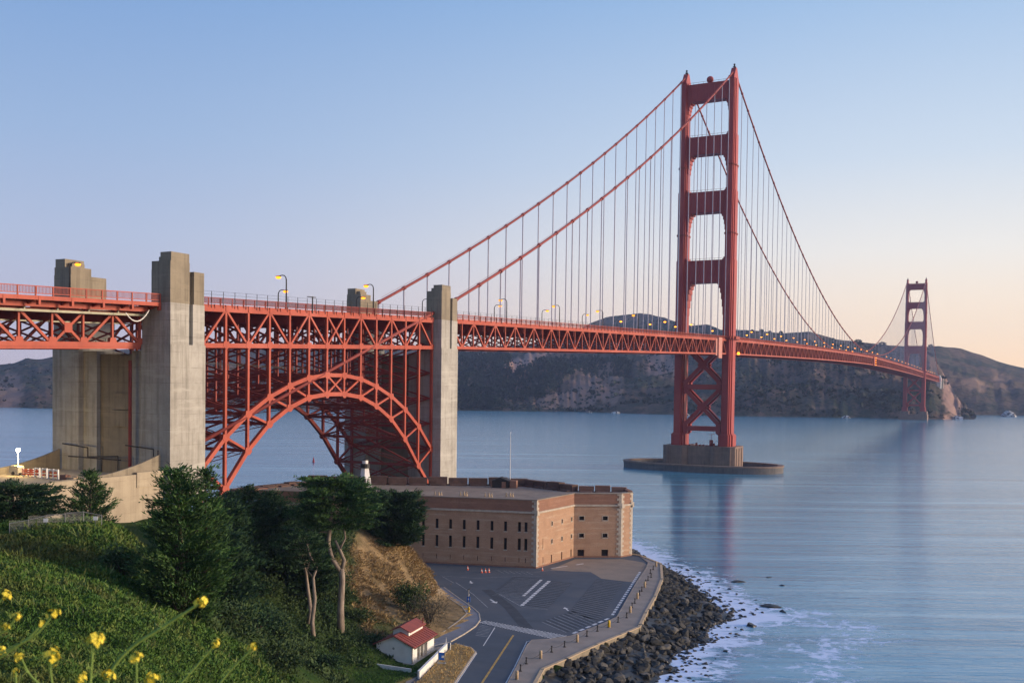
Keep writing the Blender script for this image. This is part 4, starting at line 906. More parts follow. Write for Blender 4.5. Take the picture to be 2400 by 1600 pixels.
    for sx in (-1, 1):
        zz = ztop(y0) + .9 - o14; pf.prism(plan(5.0, 9.2, sx * 13.7), zz - .5, zz)
    pf = pf.build('walkway_balcony', ORANGE_D, T); rl = MB()
    for sx in (-1, 1):
        q = plan(5.0, 9.2, sx * 13.7); zz = ztop(y0) + .9 - o14
        for a, b in zip(q, q[1:] + q[:1]): rl.bar((*a, zz + 1.25), (*b, zz + 1.25), .15, .15); rl.bar((*a, zz), (*a, zz + 1.25), .15, .15); rl.bar((*a, zz + .5), (*b, zz + .5), .06, .9)
    rl.build('railing', ORANGE, pf)
    MB().ball((0, 0, 223.6 - o14), 2.0, n=14, m=9).lathe([(1.2, 220.9 - o14), (.9, 222.2 - o14)], n=10).build('aviation_beacon', ORANGE_T, T)
    return T
T1 = tower('near red suspension bridge tower rising from the oval concrete fender', 0)
T2 = tower('far smaller red suspension bridge tower standing by the opposite shore', 1280)
for sx, z_, l_ in ((1, 66.2, 'bright amber beacon lamp under the walkway on the right leg of the near tower'),):
    o = thing('tower_beacon', l_, 'beacon', (18.2, 4, 67)); MB().ball((0, 0, 0), .8, n=12, m=8).build('lamp', LAMP, o); MB().box(-1.2, -.2, -.25, .25, -.5, .9).build('bracket', ORANGE_D, o)
# piers and fender
pr = thing('tower_pier', 'brown concrete pier block under the near tower inside the oval fender', 'pier', (0, 0, 0))
for sx in (-1, 1):
    mb = MB(); mb.prism([(sx * 13.7 - 7, -9.6), (sx * 13.7 - 4.5, -11), (sx * 13.7 + 4.5, -11), (sx * 13.7 + 7, -9.6), (sx * 13.7 + 7, 9.6), (sx * 13.7 + 4.5, 11), (sx * 13.7 - 4.5, 11), (sx * 13.7 - 7, 9.6)], -3, 13.9)
    mb.build('leg_block', CONC_P, pr)
MB().box(-7.2, 7.2, -8.8, 8.8, -3, 13.7).build('middle_block', CONC_P, pr)
for x in (-17.5, -10, 10, 17.5): MB().box(x - .9, x + .9, -11.35, -10.9, -3, 12.9).build('buttress', CONC_P, pr)
for y in (-6, 0, 6): MB().box(20.6, 21.05, y - 1.2, y + 1.2, -3, 12.9).build('buttress', CONC_P, pr)
it = MB(); r2_ = random.Random(4)
for i in range(9): x = -8 + i * 2; w = r2_.uniform(.3, .9); it.box(x - w / 2, x + w / 2, -7 - w, -7 + w, 13.7, 13.7 + r2_.uniform(.6, 2.2))
it.box(5.4, 7, -7, -5, 13.7, 17.4).bar((6.2, -6, 17.4), (6.2, -6, 20.5), .2, .2).bar((5, -6, 20.3), (8, -6, 20.8), .2, .2); it.build('machinery', ORANGE_D, pr)
fd = thing('pier_fender', 'oval grey concrete fender wall in the water around the near tower', 'fender', (0, -3, 0))
def ell(a, b, n=72):
    return [(a * abs(math.cos(q)) ** .86 * (1 if math.cos(q) > 0 else -1), b * abs(math.sin(q)) ** .86 * (1 if math.sin(q) > 0 else -1)) for q in [2 * math.pi * i / n for i in range(n)]]
def ringmesh(o_, i_, z0, z1):
    n = len(o_); mb = MB(); vs = [(x, y, z0) for x, y in o_] + [(x, y, z1) for x, y in o_] + [(x, y, z1) for x, y in i_] + [(x, y, z0) for x, y in i_]
    fs = []
    for k_ in range(n): j = (k_ + 1) % n; fs += [(k_, j, n + j, n + k_), (n + k_, n + j, 2 * n + j, 2 * n + k_), (2 * n + k_, 2 * n + j, 3 * n + j, 3 * n + k_)]
    return mb.add(vs, fs)
ringmesh(ell(45.5, 24.5), ell(41.5, 20.5), -3, 3.3).build('wall', CONC_F, fd); ringmesh(ell(45.9, 24.9), ell(42.6, 21.6), 3.3, 4.1).build('coping', CONC_P, fd)
p2 = thing('tower_pier', 'low brown concrete pier under the far tower at the opposite shore', 'pier', (0, 1280, 0)); MB().box(-21, 21, -12, 12, -3, 9).build('base', CONC_P, p2)
for sx in (-1, 1): MB().box(sx * 13.7 - 6.4, sx * 13.7 + 6.4, -10.6, 10.6, 9, 13.9).build('leg_block', CONC_P, p2)

def eachbar(lst, name, mat, parent, root, lim=100):
    """each bar a part of its own; beyond the limit per thing the rest is one stuff part"""
    done = COUNT.setdefault((root.name, name), [0]); rest = MB()
    for a, b, w, h in lst:
        if done[0] < lim: MB().bar(a, b, w, h).build(name, mat, parent); done[0] += 1
        else: rest.bar(a, b, w, h)
    if rest.v: tag(rest.build(name + 's', mat, parent), kind='stuff')
COUNT = {}
def eachmesh(lst, name, mat, parent, root, lim=100):
    done = COUNT.setdefault((root.name, name), [0]); rest = MB()
    for m_ in lst:
        if done[0] < lim: m_.build(name, mat, parent); done[0] += 1
        else: rest.add(m_.v, m_.f)
    if rest.v: tag(rest.build(name + 's', mat, parent), kind='stuff')
# main cables with their suspender ropes
for sx, side in ((-1, 'left'), (1, 'right')):
    x = sx * 13.7
    K = thing('main_cable', 'red main suspension cable over the far west side of both towers' if sx < 0 else 'red main suspension cable over the near east side of both towers', 'cable', (x, -342, 68), 'main cables of the bridge', world=True)
    ys = [-445, -342] + list(np.linspace(-342, 0, 40)[1:]) + list(np.linspace(0, 1280, 120)[1:]) + list(np.linspace(1280, 1623, 24)[1:])
    mb = MB(); mb.tube([(x, y, zcable(y)) for y in ys], .46, 10); mb.build('cable', ORANGE_D, K, True)
    bm_ = []; ropes = []
    sy_ = [-330.6 + 15.24 * i for i in range(0, 22)] + [15.24 * i - 7.6 + 11.7 for i in range(1, 84)] + [1280 + 15.24 * i for i in range(1, 21)]
    sy_ = [y for y in sy_ if not (abs(y) < 8 or abs(y - 1280) < 8)]
    for y in sy_:
        zc = zcable(y); zb = ztop(y) + .2
        sl = (zcable(y + 1) - zcable(y - 1)) / 2; l = .55 / math.sqrt(1 + sl * sl)
        bm_.append(MB().tube([(x, y - l, zc - l * sl), (x, y + l, zc + l * sl)], .70, 8))
        if zc - zb > 1: ropes.append((y, zc, zb))
    eachmesh(bm_, 'cable_band', ORANGE_D, K, K)
    near = ropes[:100]; far = ropes[100:]
    for y, zc, zb in near:
        r_ = MB()
        for dy in (-.16, .16): r_.bar((x, y + dy, zb), (x, y + dy, zc - .5), .26, .13)
        r_.build('suspender_rope', ROPE, K)
    r_ = MB()
    for y, zc, zb in far: r_.bar((x, y, zb), (x, y, zc), .26, .34)
    tag(r_.build('suspender_ropes', ROPE, K), kind='stuff')
    hr = MB(); hr.tube([(x + .55, y, zcable(y) + 1.25) for y in np.linspace(-330, -5, 40)], .05, 4); hr.build('handrope', ORANGE_D, K)

# stiffening truss spans
def trusspart(parent, x, y0, y1, n, zf, dep, mat, first_up=True, sz=1.0, gus=True):
    """east or west truss plane: chords, posts, zigzag diagonals"""
    ys = [y0 + (y1 - y0) * i / n for i in range(n + 1)]
    top = [(x, y, zf(y)) for y in ys]; bot = [(x, y, zf(y) - dep) for y in ys]
    tr = None
    mb = MB()
    for a, b in zip(top, top[1:]): mb.bar(a, b, .78 * sz, .95 * sz)
    root = parent; parent = mb.build('truss', mat, parent); mb = MB()
    for a, b in zip(bot, bot[1:]): mb.bar(a, b, .76 * sz, .85 * sz)
    mb.build('lower_chord', mat, parent)
    eachbar([(bot[i], top[i], .42 * sz, .40 * sz) for i in range(n + 1)], 'truss_post', mat, parent, root)
    dg = []
    for i in range(n):
        up = (i % 2 == 0) == first_up
        dg.append((bot[i], top[i + 1], .50 * sz, .48 * sz) if up else (top[i], bot[i + 1], .52 * sz, .50 * sz))
    eachbar(dg, 'diagonal', mat, parent, root); mb = MB()
    if gus:
        gl_ = []
        for i in range(n + 1):
            pt = (top if (i % 2 == 1) == first_up else bot)[i]; s_ = 1 if pt[2] < top[i][2] - 1 else -1
            gl_.append(MB().prismyz([(pt[1] - 1.0, pt[2]), (pt[1] + 1.0, pt[2]), (pt[1] + .5, pt[2] + s_ * 1.15), (pt[1] - .5, pt[2] + s_ * 1.15)], x - .31 * sz, x + .31 * sz))
        eachmesh(gl_, 'gusset_plate', mat, parent, root)
    return ys
def pickets(mb, x, y0, y1, zf, step, h=1.25, base=1.0, rail=.14, post=3.81, pw=.05):
    ny = max(2, int((y1 - y0) / post) + 1); yy = np.linspace(y0, y1, ny)
    for a, b in zip(yy, yy[1:]):
        mb.bar((x, a, zf(a) + base + h), (x, b, zf(b) + base + h), rail, rail * .9); mb.bar((x, a, zf(a) + base + .18), (x, b, zf(b) + base + .18), rail * .8, rail * .8)
    for a in yy: mb.bar((x, a, zf(a) + base - .75), (x, a, zf(a) + base + h + .05), rail * 1.4, rail * 1.4)
    for y in np.arange(y0 + step, y1, step): mb.bar((x, y, zf(y) + base + .18), (x, y, zf(y) + base + h), pw, pw)
def decks(parent, y0, y1, n, zf, mat):
    mb = MB(); yy = np.linspace(y0, y1, max(3, n // 4))
    for a, b in zip(yy, yy[1:]): mb.bar((0, a, zf(a) + .42), (0, b, zf(b) + .42), 20.4, .55)
    mb.build('roadway', ROAD_B, parent)
    for sx in (-1, 1):
        mb = MB()
        for a, b in zip(yy, yy[1:]): mb.bar((sx * 12.1, a, zf(a) + .74), (sx * 12.1, b, zf(b) + .74), 3.3, .3); mb.bar((sx * 13.84, a, zf(a) + .62), (sx * 13.84, b, zf(b) + .62), .22, .62)
        mb.build('sidewalk', mat, parent)
def floor(parent, y0, y1, n, zf, dep, mat, every=1):
    mb = MB(); ys = [y0 + (y1 - y0) * i / n for i in range(n + 1)]
    for i, y in enumerate(ys):
        if i % every == 0: mb.box(-13.3, 13.3, y - .32, y + .32, zf(y) - 2.4, zf(y) + .12)
    mb.build('floor_beams', mat, parent); mb = MB()
    for i, (a, b) in enumerate(zip(ys, ys[1:])):
        zb = zf(a) - dep; zb2 = zf(b) - dep
        if i % 2 == 0: mb.bar((-13.3, a, zb + .1), (0, b, zb2 + .1), .5, .5); mb.bar((13.3, a, zb + .1), (0, b, zb2 + .1), .52, .52)
        else: mb.bar((0, a, zb + .1), (-13.3, b, zb2 + .1), .5, .5); mb.bar((0, a, zb + .1), (13.3, b, zb2 + .1), .52, .52)
        if i % 2 == 0: mb.bar((-13.3, a, zb), (13.3, a, zb), .55, .6)
        mb.bar((-13.3, a, zb), (0, a, zf(a) - 2.2), .34, .34); mb.bar((13.3, a, zb), (0, a, zf(a) - 2.2), .36, .36)
    mb.build('lateral_bracing', mat, parent); mb = MB()
    for x in (-8, -4, 0, 4, 8):
        for a, b in zip(ys[::2], ys[2::2]): mb.bar((x, a, zf(a) - .5), (x, b, zf(b) - .5), .4, 1.1)
    mb.build('stringers', mat, parent)
def span(name, label, y0, y1, n, far=False, first_up=True, rails=True):
    P = thing(name, label, 'bridge span', (0, y0, ztop(y0)), world=True)
    for x in (13.7, -13.7):
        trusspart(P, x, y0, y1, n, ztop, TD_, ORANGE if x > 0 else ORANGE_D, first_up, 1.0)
    decks(P, y0, y1, n, ztop, ORANGE); floor(P, y0, y1, n, ztop, TD_, ORANGE_D)
    for x in (14.0, -14.0):
        mb = MB(); pickets(mb, x, y0, y1, ztop, .55 if not far else 1.3, pw=.10 if not far else .3, rail=.16 if not far else .2, post=3.81 if not far else 7.62); mb.build('railing', ORANGE, P)
    return P
SS = span('side_span', 'red deck truss side span between the right concrete pylon and the near tower', -334.3, -7.2, 43, first_up=False)
q = SS; mb = MB()
for y in np.arange(-334, -10, 3.81): mb.bar((14.15, y, ztop(y) + .4), (14.15, y, ztop(y) + 3.3), .07, .07)
for h in (3.25, 2.7): mb.tube([(14.15, y, ztop(y) + h) for y in np.linspace(-334, -12, 20)], .022, 4)
mb.build('wire_fence', IRON, q)
mb = MB(); mb.box(14.25, 15.0, -27.4, -20.2, ztop(-24) - 10.2, ztop(-24) + 1.2); mb.box(12.4, 14.2, -30.4, -27.6, ztop(-28) - 8.8, ztop(-28) + .6); mb.build('end_panel', M('pale_primer_panel', (.50, .22, .17), (.44, .19, .15), .4), q)
MS = span('main_span', 'long red deck truss main span curving away between the two towers', 7.2, 1272.8, 166, far=True)
mb = MB(); mb.box(14.2, 14.9, 636.5, 643.5, ztop(640) - 8.6, ztop(640) + 1.5); mb.box(14.2, 14.9, 1262, 1266, ztop(1264) - 8.6, ztop(1264) + 1.5); mb.build('end_panel', ORANGE, MS)
NS = span('far_side_span', 'short far red deck truss span beyond the far tower reaching the shore', 1287.2, 1620, 44, far=True)
PN = thing('far_pylon', 'pale concrete pylon at the far end of the bridge beside the cliff', 'pylon', (0, 1628, 20))
for sx in (-1, 1):
    mb = MB(); mb.box(sx * 13 - 3.4, sx * 13 + 3.4, -6, 6, -5, 54).box(sx * 13 - 2.4, sx * 13 + 2.4, -4, 4, 54, 57.5); mb.build('shaft', WHITEW, PN)
MB().box(-9.5, 9.5, -3, 3, -5, 42).build('cross_wall', CONC, PN)
for y_, nm_ in ((1668, 'nearer'),):
    o = thing('far_pylon', 'second pale concrete pylon behind the first at the far bridge end', 'pylon', (0, 1690, 20))
    for sx in (-1, 1): MB().box(sx * 13 - 3, sx * 13 + 3, -5, 5, -5, 52).build('shaft', CONC, o)
    MB().box(-14, 14, -58, -6, 46, 52).build('deck', ORANGE_D, o)

# concrete pylons either side of the arch
def pylon(label, y0, y1, zb, drop_wall, capz):
    Pn = thing('concrete_pylon', label, 'pylon', (0, (y0 + y1) / 2, zb), world=True)
    W2 = 16.5; yn0 = y1 - 4.55; yn1 = y1 - 3.35     # groove in the side face
    for sx in (-1, 1):
        f = lambda a, b: (min(sx * a, sx * b), max(sx * a, sx * b))
        zc = capz - 10.0; zs = capz - 18.2
        mb = MB(); e = f(8.9, W2 + .25); mb.prism([(sx * 8.9, y0 - .15), (sx * (W2 + .18), y0 - .15), (sx * (W2 + .18), y1 + .15), (sx * 8.9, y1 + .15)], zb, zs)
        notch = [(sx * 8.95, y0), (sx * W2, y0), (sx * W2, yn0), (sx * (W2 - .8), yn0), (sx * (W2 - .8), yn1 - .1), (sx * W2, yn1 - .1), (sx * W2, y1), (sx * 8.95, y1)]
        mb.prism(notch, zs, zc)
        sh = mb.build('shaft', CONC, Pn)
        mb = MB(); xi = 11.4
        notch2 = [(sx * xi, y0 + .06), (sx * (W2 - .08), y0 + .06), (sx * (W2 - .08), yn0 + .1), (sx * (W2 - .95), yn0 + 1.15), (sx * (W2 - .95), yn1 + .3), (sx * (W2 - .08), yn1 + .3), (sx * (W2 - .08), y1 - .06), (sx * xi, y1 - .06)]
        mb.prism(notch2, zc, capz - 3.4)
        a = f(xi, W2 - .12); mb.box(a[0], a[1], y0 + .12, y0 + 5.6, capz - 3.4, capz - 1.75)
        a = f(xi + 2.1, W2 - .16); mb.box(a[0], a[1], y0 + .35, y0 + 5.5, capz - 1.75, capz)
        a = f(xi + .9, xi + 2.0); mb.box(a[0], a[1], y0 + 1.2, y0 + 4.6, capz - 1.75, capz - .8)
        mb.build('cap', CONC_B, Pn)
        mb = MB(); a = f(5.0, 8.88); mb.box(a[0], a[1], y0 + 1.2, y1 - 1.2, zb, drop_wall); mb.build('inner_buttress', CONC, Pn)
    mb = MB(); mb.box(-4.98, 4.98, y0 + 2.2, y1 - 2.2, zb, drop_wall - .6)
    for x0, x1, z0, z1 in ((.6, 4.6, drop_wall - 8.5, drop_wall - 1), (-.6, 4.2, drop_wall - 12, drop_wall - 8.6), (-1.4, 3.9, drop_wall - 15.5, drop_wall - 12.2)): mb.box(x0, x1, y0 + 1.7, y0 + 2.25, z0, z1)
    mb.build('cross_wall', CONC_B, Pn); return Pn
PS2 = pylon('left concrete pylon of the arch, with the tallest stepped top and cream side face', -454.5, -444.6, 24, 53, 72.4)
PS1 = pylon('right concrete pylon of the arch beside the open water, rising behind the fort', -344.35, -334.7, -2, 56, 75.6)
MB().tube([(5.6, -454.4, 26), (5.6, -454.4, 51)], .35, 8).build('downpipe', ORANGE_D, PS2)

# arch span over the fort
AR = thing('arch_span', 'orange red steel arch span with lattice truss deck between the two concrete pylons', 'bridge arch', (0, -390, 18), world=True)
YK = [-442.4 + 7.48 * (k - 0) - .0 for k in range(14)]; YK = [-442.4 + 7.492 * k for k in range(14)]
ZU = [28.6, 35.0, 39.9, 43.6, 46.2, 48.1, 48.9]; ZU = ZU + ZU[::-1]; ZU[13] = 28.3
ZD = [15.5, 24.0, 31.8, 37.5, 41.1, 43.4, 44.2]; ZD = ZD + ZD[::-1]; ZD[13] = 17.0
zA = lambda y: 62.35 + .0322 * (y + 435); depA = 7.7
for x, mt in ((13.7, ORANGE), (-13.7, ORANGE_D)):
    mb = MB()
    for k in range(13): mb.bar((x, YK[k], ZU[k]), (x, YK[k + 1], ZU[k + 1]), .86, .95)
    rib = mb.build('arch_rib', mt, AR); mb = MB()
    for k in range(13): mb.bar((x, YK[k], ZD[k]), (x, YK[k + 1], ZD[k + 1]), .88, 1.0)
    mb.build('lower_chord', mt, rib); mb = MB(); wl_ = []
    for k in range(6): wl_ += [((x, YK[k], ZU[k]), (x, YK[k + 1], ZD[k + 1]), .50, .52), ((x, YK[13 - k], ZU[13 - k]), (x, YK[12 - k], ZD[12 - k]), .50, .52)]
    wl_ += [((x, YK[6], ZU[6]), (x, YK[7], ZD[7]), .50, .50), ((x, YK[7], ZU[7]), (x, YK[6], ZD[6]), .46, .46)]
    eachbar(wl_, 'web_member', mt, rib, AR)
    gl_ = []
    for k in range(14):
        for z_, s_ in ((ZU[k], 1.0), (ZD[k], 1.0)): gl_.append(MB().prismyz([(YK[k] - 1.15, z_ - .3), (YK[k] - .4, z_ - .95), (YK[k] + .4, z_ - .95), (YK[k] + 1.15, z_ - .3), (YK[k] + .9, z_ + .7), (YK[k] - .9, z_ + .7)], x - .47, x + .47))
    eachmesh(gl_, 'gusset_plate', mt, rib, AR)
    for k in range(0, 14):
        mb = MB(); mb.bar((x, YK[k], ZD[k]), (x, YK[k], zA(YK[k]) - depA), .68, .66); mb.build('column', mt, AR)
    mb = MB(); mb.bar((x, YK[0] - 1.5, zA(YK[0] - 1.5)), (x, YK[13], zA(YK[13])), .80, 1.15); mb.bar((x + .05, YK[0] - 1.5, zA(YK[0]) + .75), (x + .05, YK[13], zA(YK[13]) + .75), .5, .3)
    tr = mb.build('deck_truss', mt, AR); mb = MB()
    mb.bar((x, YK[0] - 1.5, zA(YK[0] - 1.5) - depA), (x, YK[13], zA(YK[13]) - depA), .78, 1.0); mb.build('lower_chord', mt, tr)
    eachbar([((x, YK[k], zA(YK[k]) - depA), (x, YK[k], zA(YK[k])), .60, .58) for k in range(14)], 'truss_post', mt, tr, AR)
    T_ = lambda k: (x, YK[k], zA(YK[k])); B_ = lambda k: (x, YK[k], zA(YK[k]) - depA); dg = []
    for k in (1, 3, 5, 8, 10, 12): dg += [(T_(k), B_(k - 1), .50, .50), (T_(k), B_(k + 1), .52, .52)]
    dg += [(T_(6), B_(7), .50, .50), (T_(7), B_(6), .46, .46)]; eachbar(dg, 'diagonal', mt, tr, AR); mb = MB()
    for k in range(14):
        p_ = B_(k); gl_.append(MB().prismyz([(p_[1] - 1.1, p_[2] - .2), (p_[1], p_[2] - .85), (p_[1] + 1.1, p_[2] - .2), (p_[1] + .8, p_[2] + .9), (p_[1] - .8, p_[2] + .9)], x - .44, x + .44))
    eachmesh(gl_[28:], 'gusset_plate', mt, tr, AR)
xb = MB(); lb_ = MB(); fl_ = MB(); swf = MB()
for k in range(14):
    y = YK[k]
    fl_.box(-13.3, 13.3, y - .35, y + .35, zA(y) - 2.6, zA(y) + .1); fl_.box(-13.3, 13.3, y - .3, y + .3, zA(y) - depA - .4, zA(y) - depA + .4)
    xb.bar((-13.3, y, ZU[k]), (13.3, y, ZU[k]), .6, .7); xb.bar((-13.3, y, ZD[k]), (13.3, y, ZD[k]), .62, .74)
    # sway frame: crossed braces in the plane across the bridge, with a middle post
    zl, zh = zA(y) - depA, zA(y) - 2.4
    swf.bar((-13.3, y, zl), (0, y, zh), .40, .40).bar((13.3, y, zl), (0, y, zh), .42, .42)
    z0, z1 = ZD[k], ZU[k]
    if z1 - z0 > 2: swf.bar((-13.3, y, z0), (13.3, y, z1), .38, .40).bar((13.3, y, z0), (-13.3, y, z1), .36, .38)
    nst = max(1, int(round((zl - z1) / 7.5)))
    for i in range(nst):
        a, b = z1 + (zl - z1) * i / nst, z1 + (zl - z1) * (i + 1) / nst
        if b - a < 2.5: continue
        swf.bar((-13.3, y, a), (13.3, y, b), .34, .36).bar((13.3, y, a), (-13.3, y, b), .32, .34); swf.bar((-13.3, y, b), (13.3, y, b), .45, .45)
    if k < 13:
        y2 = YK[k + 1]
        for za, zb, w in ((ZU[k], ZU[k + 1], .42), (ZD[k], ZD[k + 1], .44)):
            # laced lateral struts: two rails and zigzag
            for (a, b) in (((-13.2, y, za), (13.2, y2, zb)), ((13.2, y, za), (-13.2, y2, zb))):
                a, b = Vector(a), Vector(b)
                for o_ in (-.42, .42): lb_.bar(a + Vector((0, 0, o_)), b + Vector((0, 0, o_)), .28, .16)
                n = 16
                for i in range(n):
                    s0, s1 = (-.42, .42) if i % 2 else (.42, -.42); lb_.bar(a + (b - a) * (i / n) + Vector((0, 0, s0)), a + (b - a) * ((i + 1) / n) + Vector((0, 0, s1)), .10, .10)
        zb = zA(y) - depA; zb2 = zA(y2) - depA
        lb_.bar((-13.3, y, zb), (13.3, y2, zb2), .42, .42).bar((13.3, y, zb), (-13.3, y2, zb2), .40, .40)
        for x in (-9, -4.5, 0, 4.5, 9): fl_.bar((x, y, zA(y) - .6), (x, y2, zA(y2) - .6), .45, 1.2)
        for x in (-13.7, 13.7):
            zm = (zl + z1) / 2
for x in (-4.6, 4.6):
    for k in range(14): swf.bar((x, YK[k], ZU[k]), (x, YK[k], zA(YK[k]) - 2.5), .40, .42)
xb.build('cross_struts', ORANGE_D, AR); lb_.build('lateral_lacing', ORANGE_D, AR); fl_.build('floor_beams', ORANGE_D, AR); swf.build('sway_bracing', ORANGE_D, AR)
cw = MB()
for x in (13.1, 6.5, -6.5, -13.1): cw.bar((x, -442, zA(-442) - depA - 3.5), (x, -400, zA(-400) - depA - 5.5), .12, .12)
cw.build('inspection_walkway', IRON, AR)
decks(AR, -444.5, -345.7, 30, zA, ORANGE)
mb = MB()
for y in YK: MB().prismyz([(y - .35, zA(y) - .4), (y + .35, zA(y) - .4), (y + .3, zA(y) + .9), (y - .3, zA(y) + .9)], 13.55, 14.22).build('bracket', ORANGE, AR)
for y in np.arange(YK[0] - 3.7, YK[13], 7.492): MB().box(13.5, 14.25, y - .2, y + .2, zA(y) + .15, zA(y) + .95).build('bracket', ORANGE, AR)
for x in (14.0, -14.0):
    mb = MB(); pickets(mb, x, -444.4, -345.8, zA, .33, 1.3, 1.05, .17, 3.746, .11); mb.build('railing', ORANGE_D, AR)
mb = MB()
for y in np.arange(-443.6, -346, 3.746): mb.bar((14.2, y, zA(y) + .2), (14.2, y, zA(y) + 3.7), .09, .09)
for h in (3.65, 3.0): mb.tube([(14.2, y, zA(y) + h) for y in np.linspace(-444, -346, 8)], .022, 4)
mb.bar((14.2, -404, zA(-404) + .2), (14.2, -404, zA(-404) + 4.2), .22, .22); mb.box(13.6, 14.2, -405.5, -402.5, zA(-404) + 4.0, zA(-404) + 4.15)
mb.build('wire_fence', IRON, AR)

# approach viaduct on the left
VI = thing('approach_viaduct', 'orange red truss viaduct entering from the left with picket railing and grey pipes', 'viaduct', (0, -454.6, 30), world=True)
zV = lambda y: 62.1 + .034 * (y + 456); zVt = lambda y: 60.15 + .032 * (y + 456); zVb = lambda y: 54.15 + .033 * (y + 454)
NV = 18; yv = [-454.9 - 7.3 * i for i in range(NV + 1)]
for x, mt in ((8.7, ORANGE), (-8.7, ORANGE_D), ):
    tr = MB().bar((x, yv[-1], zVt(yv[-1])), (x, yv[0], zVt(yv[0])), .7, .8).build('truss', mt, VI)
    MB().bar((x, yv[-1], zVb(yv[-1])), (x, yv[0], zVb(yv[0])), .8, .9).bar((x, yv[-1], zVb(yv[-1]) - .62), (x, yv[0], zVb(yv[0]) - .62), .5, .5).build('lower_chord', mt, tr)
    mb = []; md = MB(); dl_ = []
    for i, y in enumerate(yv):
        mb.append(((x, y, zVb(y)), (x, y, zVt(y)), .44, .42))
        if i < NV:
            y2 = yv[i + 1]; a, b = (x, y, zVb(y)), (x, y2, zVt(y2)); c, d = (x, y, zVt(y)), (x, y2, zVb(y2))
            if i % 4 == 0: dl_.append((a, b, .50, .50))
            elif i % 4 == 1: dl_.append((c, d, .50, .50))
            elif i % 4 == 2: dl_.append((a, b, .50, .50)); dl_.append((c, d, .46, .46)); ym = (y + y2) / 2; md.prismyz([(ym - .9, (a[2] + b[2]) / 2 - .9), (ym + .9, (a[2] + b[2]) / 2 - .9), (ym + .9, (a[2] + b[2]) / 2 + .9), (ym - .9, (a[2] + b[2]) / 2 + .9)], x - .3, x + .3)
            else: dl_.append((a, b, .50, .50))
        md.prismyz([(y - 1.0, zVb(y)), (y + 1.0, zVb(y)), (y + .7, zVb(y) + 1.3), (y - .7, zVb(y) + 1.3)], x - .36, x + .36)
    eachbar(mb, 'truss_post', mt, tr, VI); eachbar(dl_, 'diagonal', mt, tr, VI); md.build('gusset_plates', mt, tr)
mb = MB(); fb = MB()
for i, y in enumerate(yv):
    fb.box(-8.3, 8.3, y - .3, y + .3, zVt(y) - 1.6, zVt(y) + .5); fb.box(-8.3, 8.3, y - .25, y + .25, zVb(y) - .3, zVb(y) + .3)
    if i < NV:
        y2 = yv[i + 1]; fb.bar((-8.3, y, zVb(y)), (8.3, y2, zVb(y2)), .36, .36); fb.bar((8.3, y, zVb(y)), (-8.3, y2, zVb(y2)), .34, .34)
        fb.bar((-8.3, y, zVb(y)), (8.3, y, zVt(y) - 1.5), .3, .3); fb.bar((8.3, y, zVb(y)), (-8.3, y, zVt(y) - 1.5), .32, .32)
    for sx in (-1, 1):   # sidewalk brackets
        mb = MB().prism([(sx * 8.6, y - .22), (sx * 13.9, y - .22), (sx * 13.9, y + .22), (sx * 8.6, y + .22)], [zVt(y) - .2, zV(y) - .25, zV(y) - .25, zVt(y) - .2], zV(y) - .05)
        mb.box(min(sx * 13.6, sx * 14.25), max(sx * 13.6, sx * 14.25), y - .24, y + .24, zV(y) - 1.3, zV(y) + .2); mb.build('sidewalk_bracket', ORANGE, VI)
fb.build('floor_beams', ORANGE_D, VI)
ye = yv[-1]
MB().bar((0, ye, zV(ye) + .15), (0, -454.6, zV(-454.6) + .15), 22, .5).build('roadway', ROAD_B, VI)
MB().bar((12.6, ye, zV(ye) + .1), (12.6, -454.6, zV(-454.6) + .1), 2.9, .25).bar((-12.6, ye, zV(ye) + .1), (-12.6, -454.6, zV(-454.6) + .1), 2.9, .25).bar((14.1, ye, zV(ye) - .1), (14.1, -454.6, zV(-454.6) - .1), .18, .75).bar((11.2, ye, zVt(ye) + .9), (11.2, -455, zVt(-455) + .9), .4, 1.0).build('sidewalk', ORANGE, VI)
for x in (14.1, -14.1):
    mb = MB(); pickets(mb, x, ye, -454.8, lambda y: zV(y) - .15, .30, 1.45, .6, .16, 3.75, .075); mb.build('railing', ORANGE, VI)
pp = MB(); pp.bar((10.2, ye, zVt(ye) - .05), (10.2, -454.0, zVt(-454) - .25), .42, .42); pp.build('pipe', PIPE, VI); pp = MB(); pp.bar((-10.2, ye, zVt(ye) - .05), (-10.2, -454.0, zVt(-454) - .25), .40, .40); pp.bar((6.5, ye, zVt(ye) - 1.9), (6.5, -455, zVt(-455) - 1.9), .25, .25); pp.build('pipe', PIPE, VI)
pp = MB()
for y in yv: pp.box(10.0, 10.4, y - .15, y + .15, zVt(y) - .3, zVt(y) + 1.6)
pp.build('pipe_hanger', PIPE, VI)
cw = MB()
for x in (-6, 6):
    for h in (.6, 1.2): cw.bar((x, ye, zVb(ye) + h), (x, -456, zVb(-456) + h), .06, .06)
    for y in np.arange(ye, -456, 2.5): cw.bar((x, y, zVb(y)), (x, y, zVb(y) + 1.2), .06, .06)
cw.build('inspection_walkway', IRON, VI)
cb = MB(); cb.tube([(12.6, -462.5 + 6.2 * q, 59.9 - 1.9 * (1 - (2 * q - 1) ** 2) + .9 * q) for q in np.linspace(0, 1, 9)], .12, 6); cb.build('hanging_cable', WHITE, VI)
hn = thing('viaduct_support', 'tall steel bent carrying the viaduct beyond the left edge', 'support', (0, ye, 20))
for sx in (-1, 1): MB().bar((sx * 11, 0, -12), (sx * 8.7, 0, zVb(ye) - 20), 1.6, 1.6).build('leg', ORANGE_D, hn)

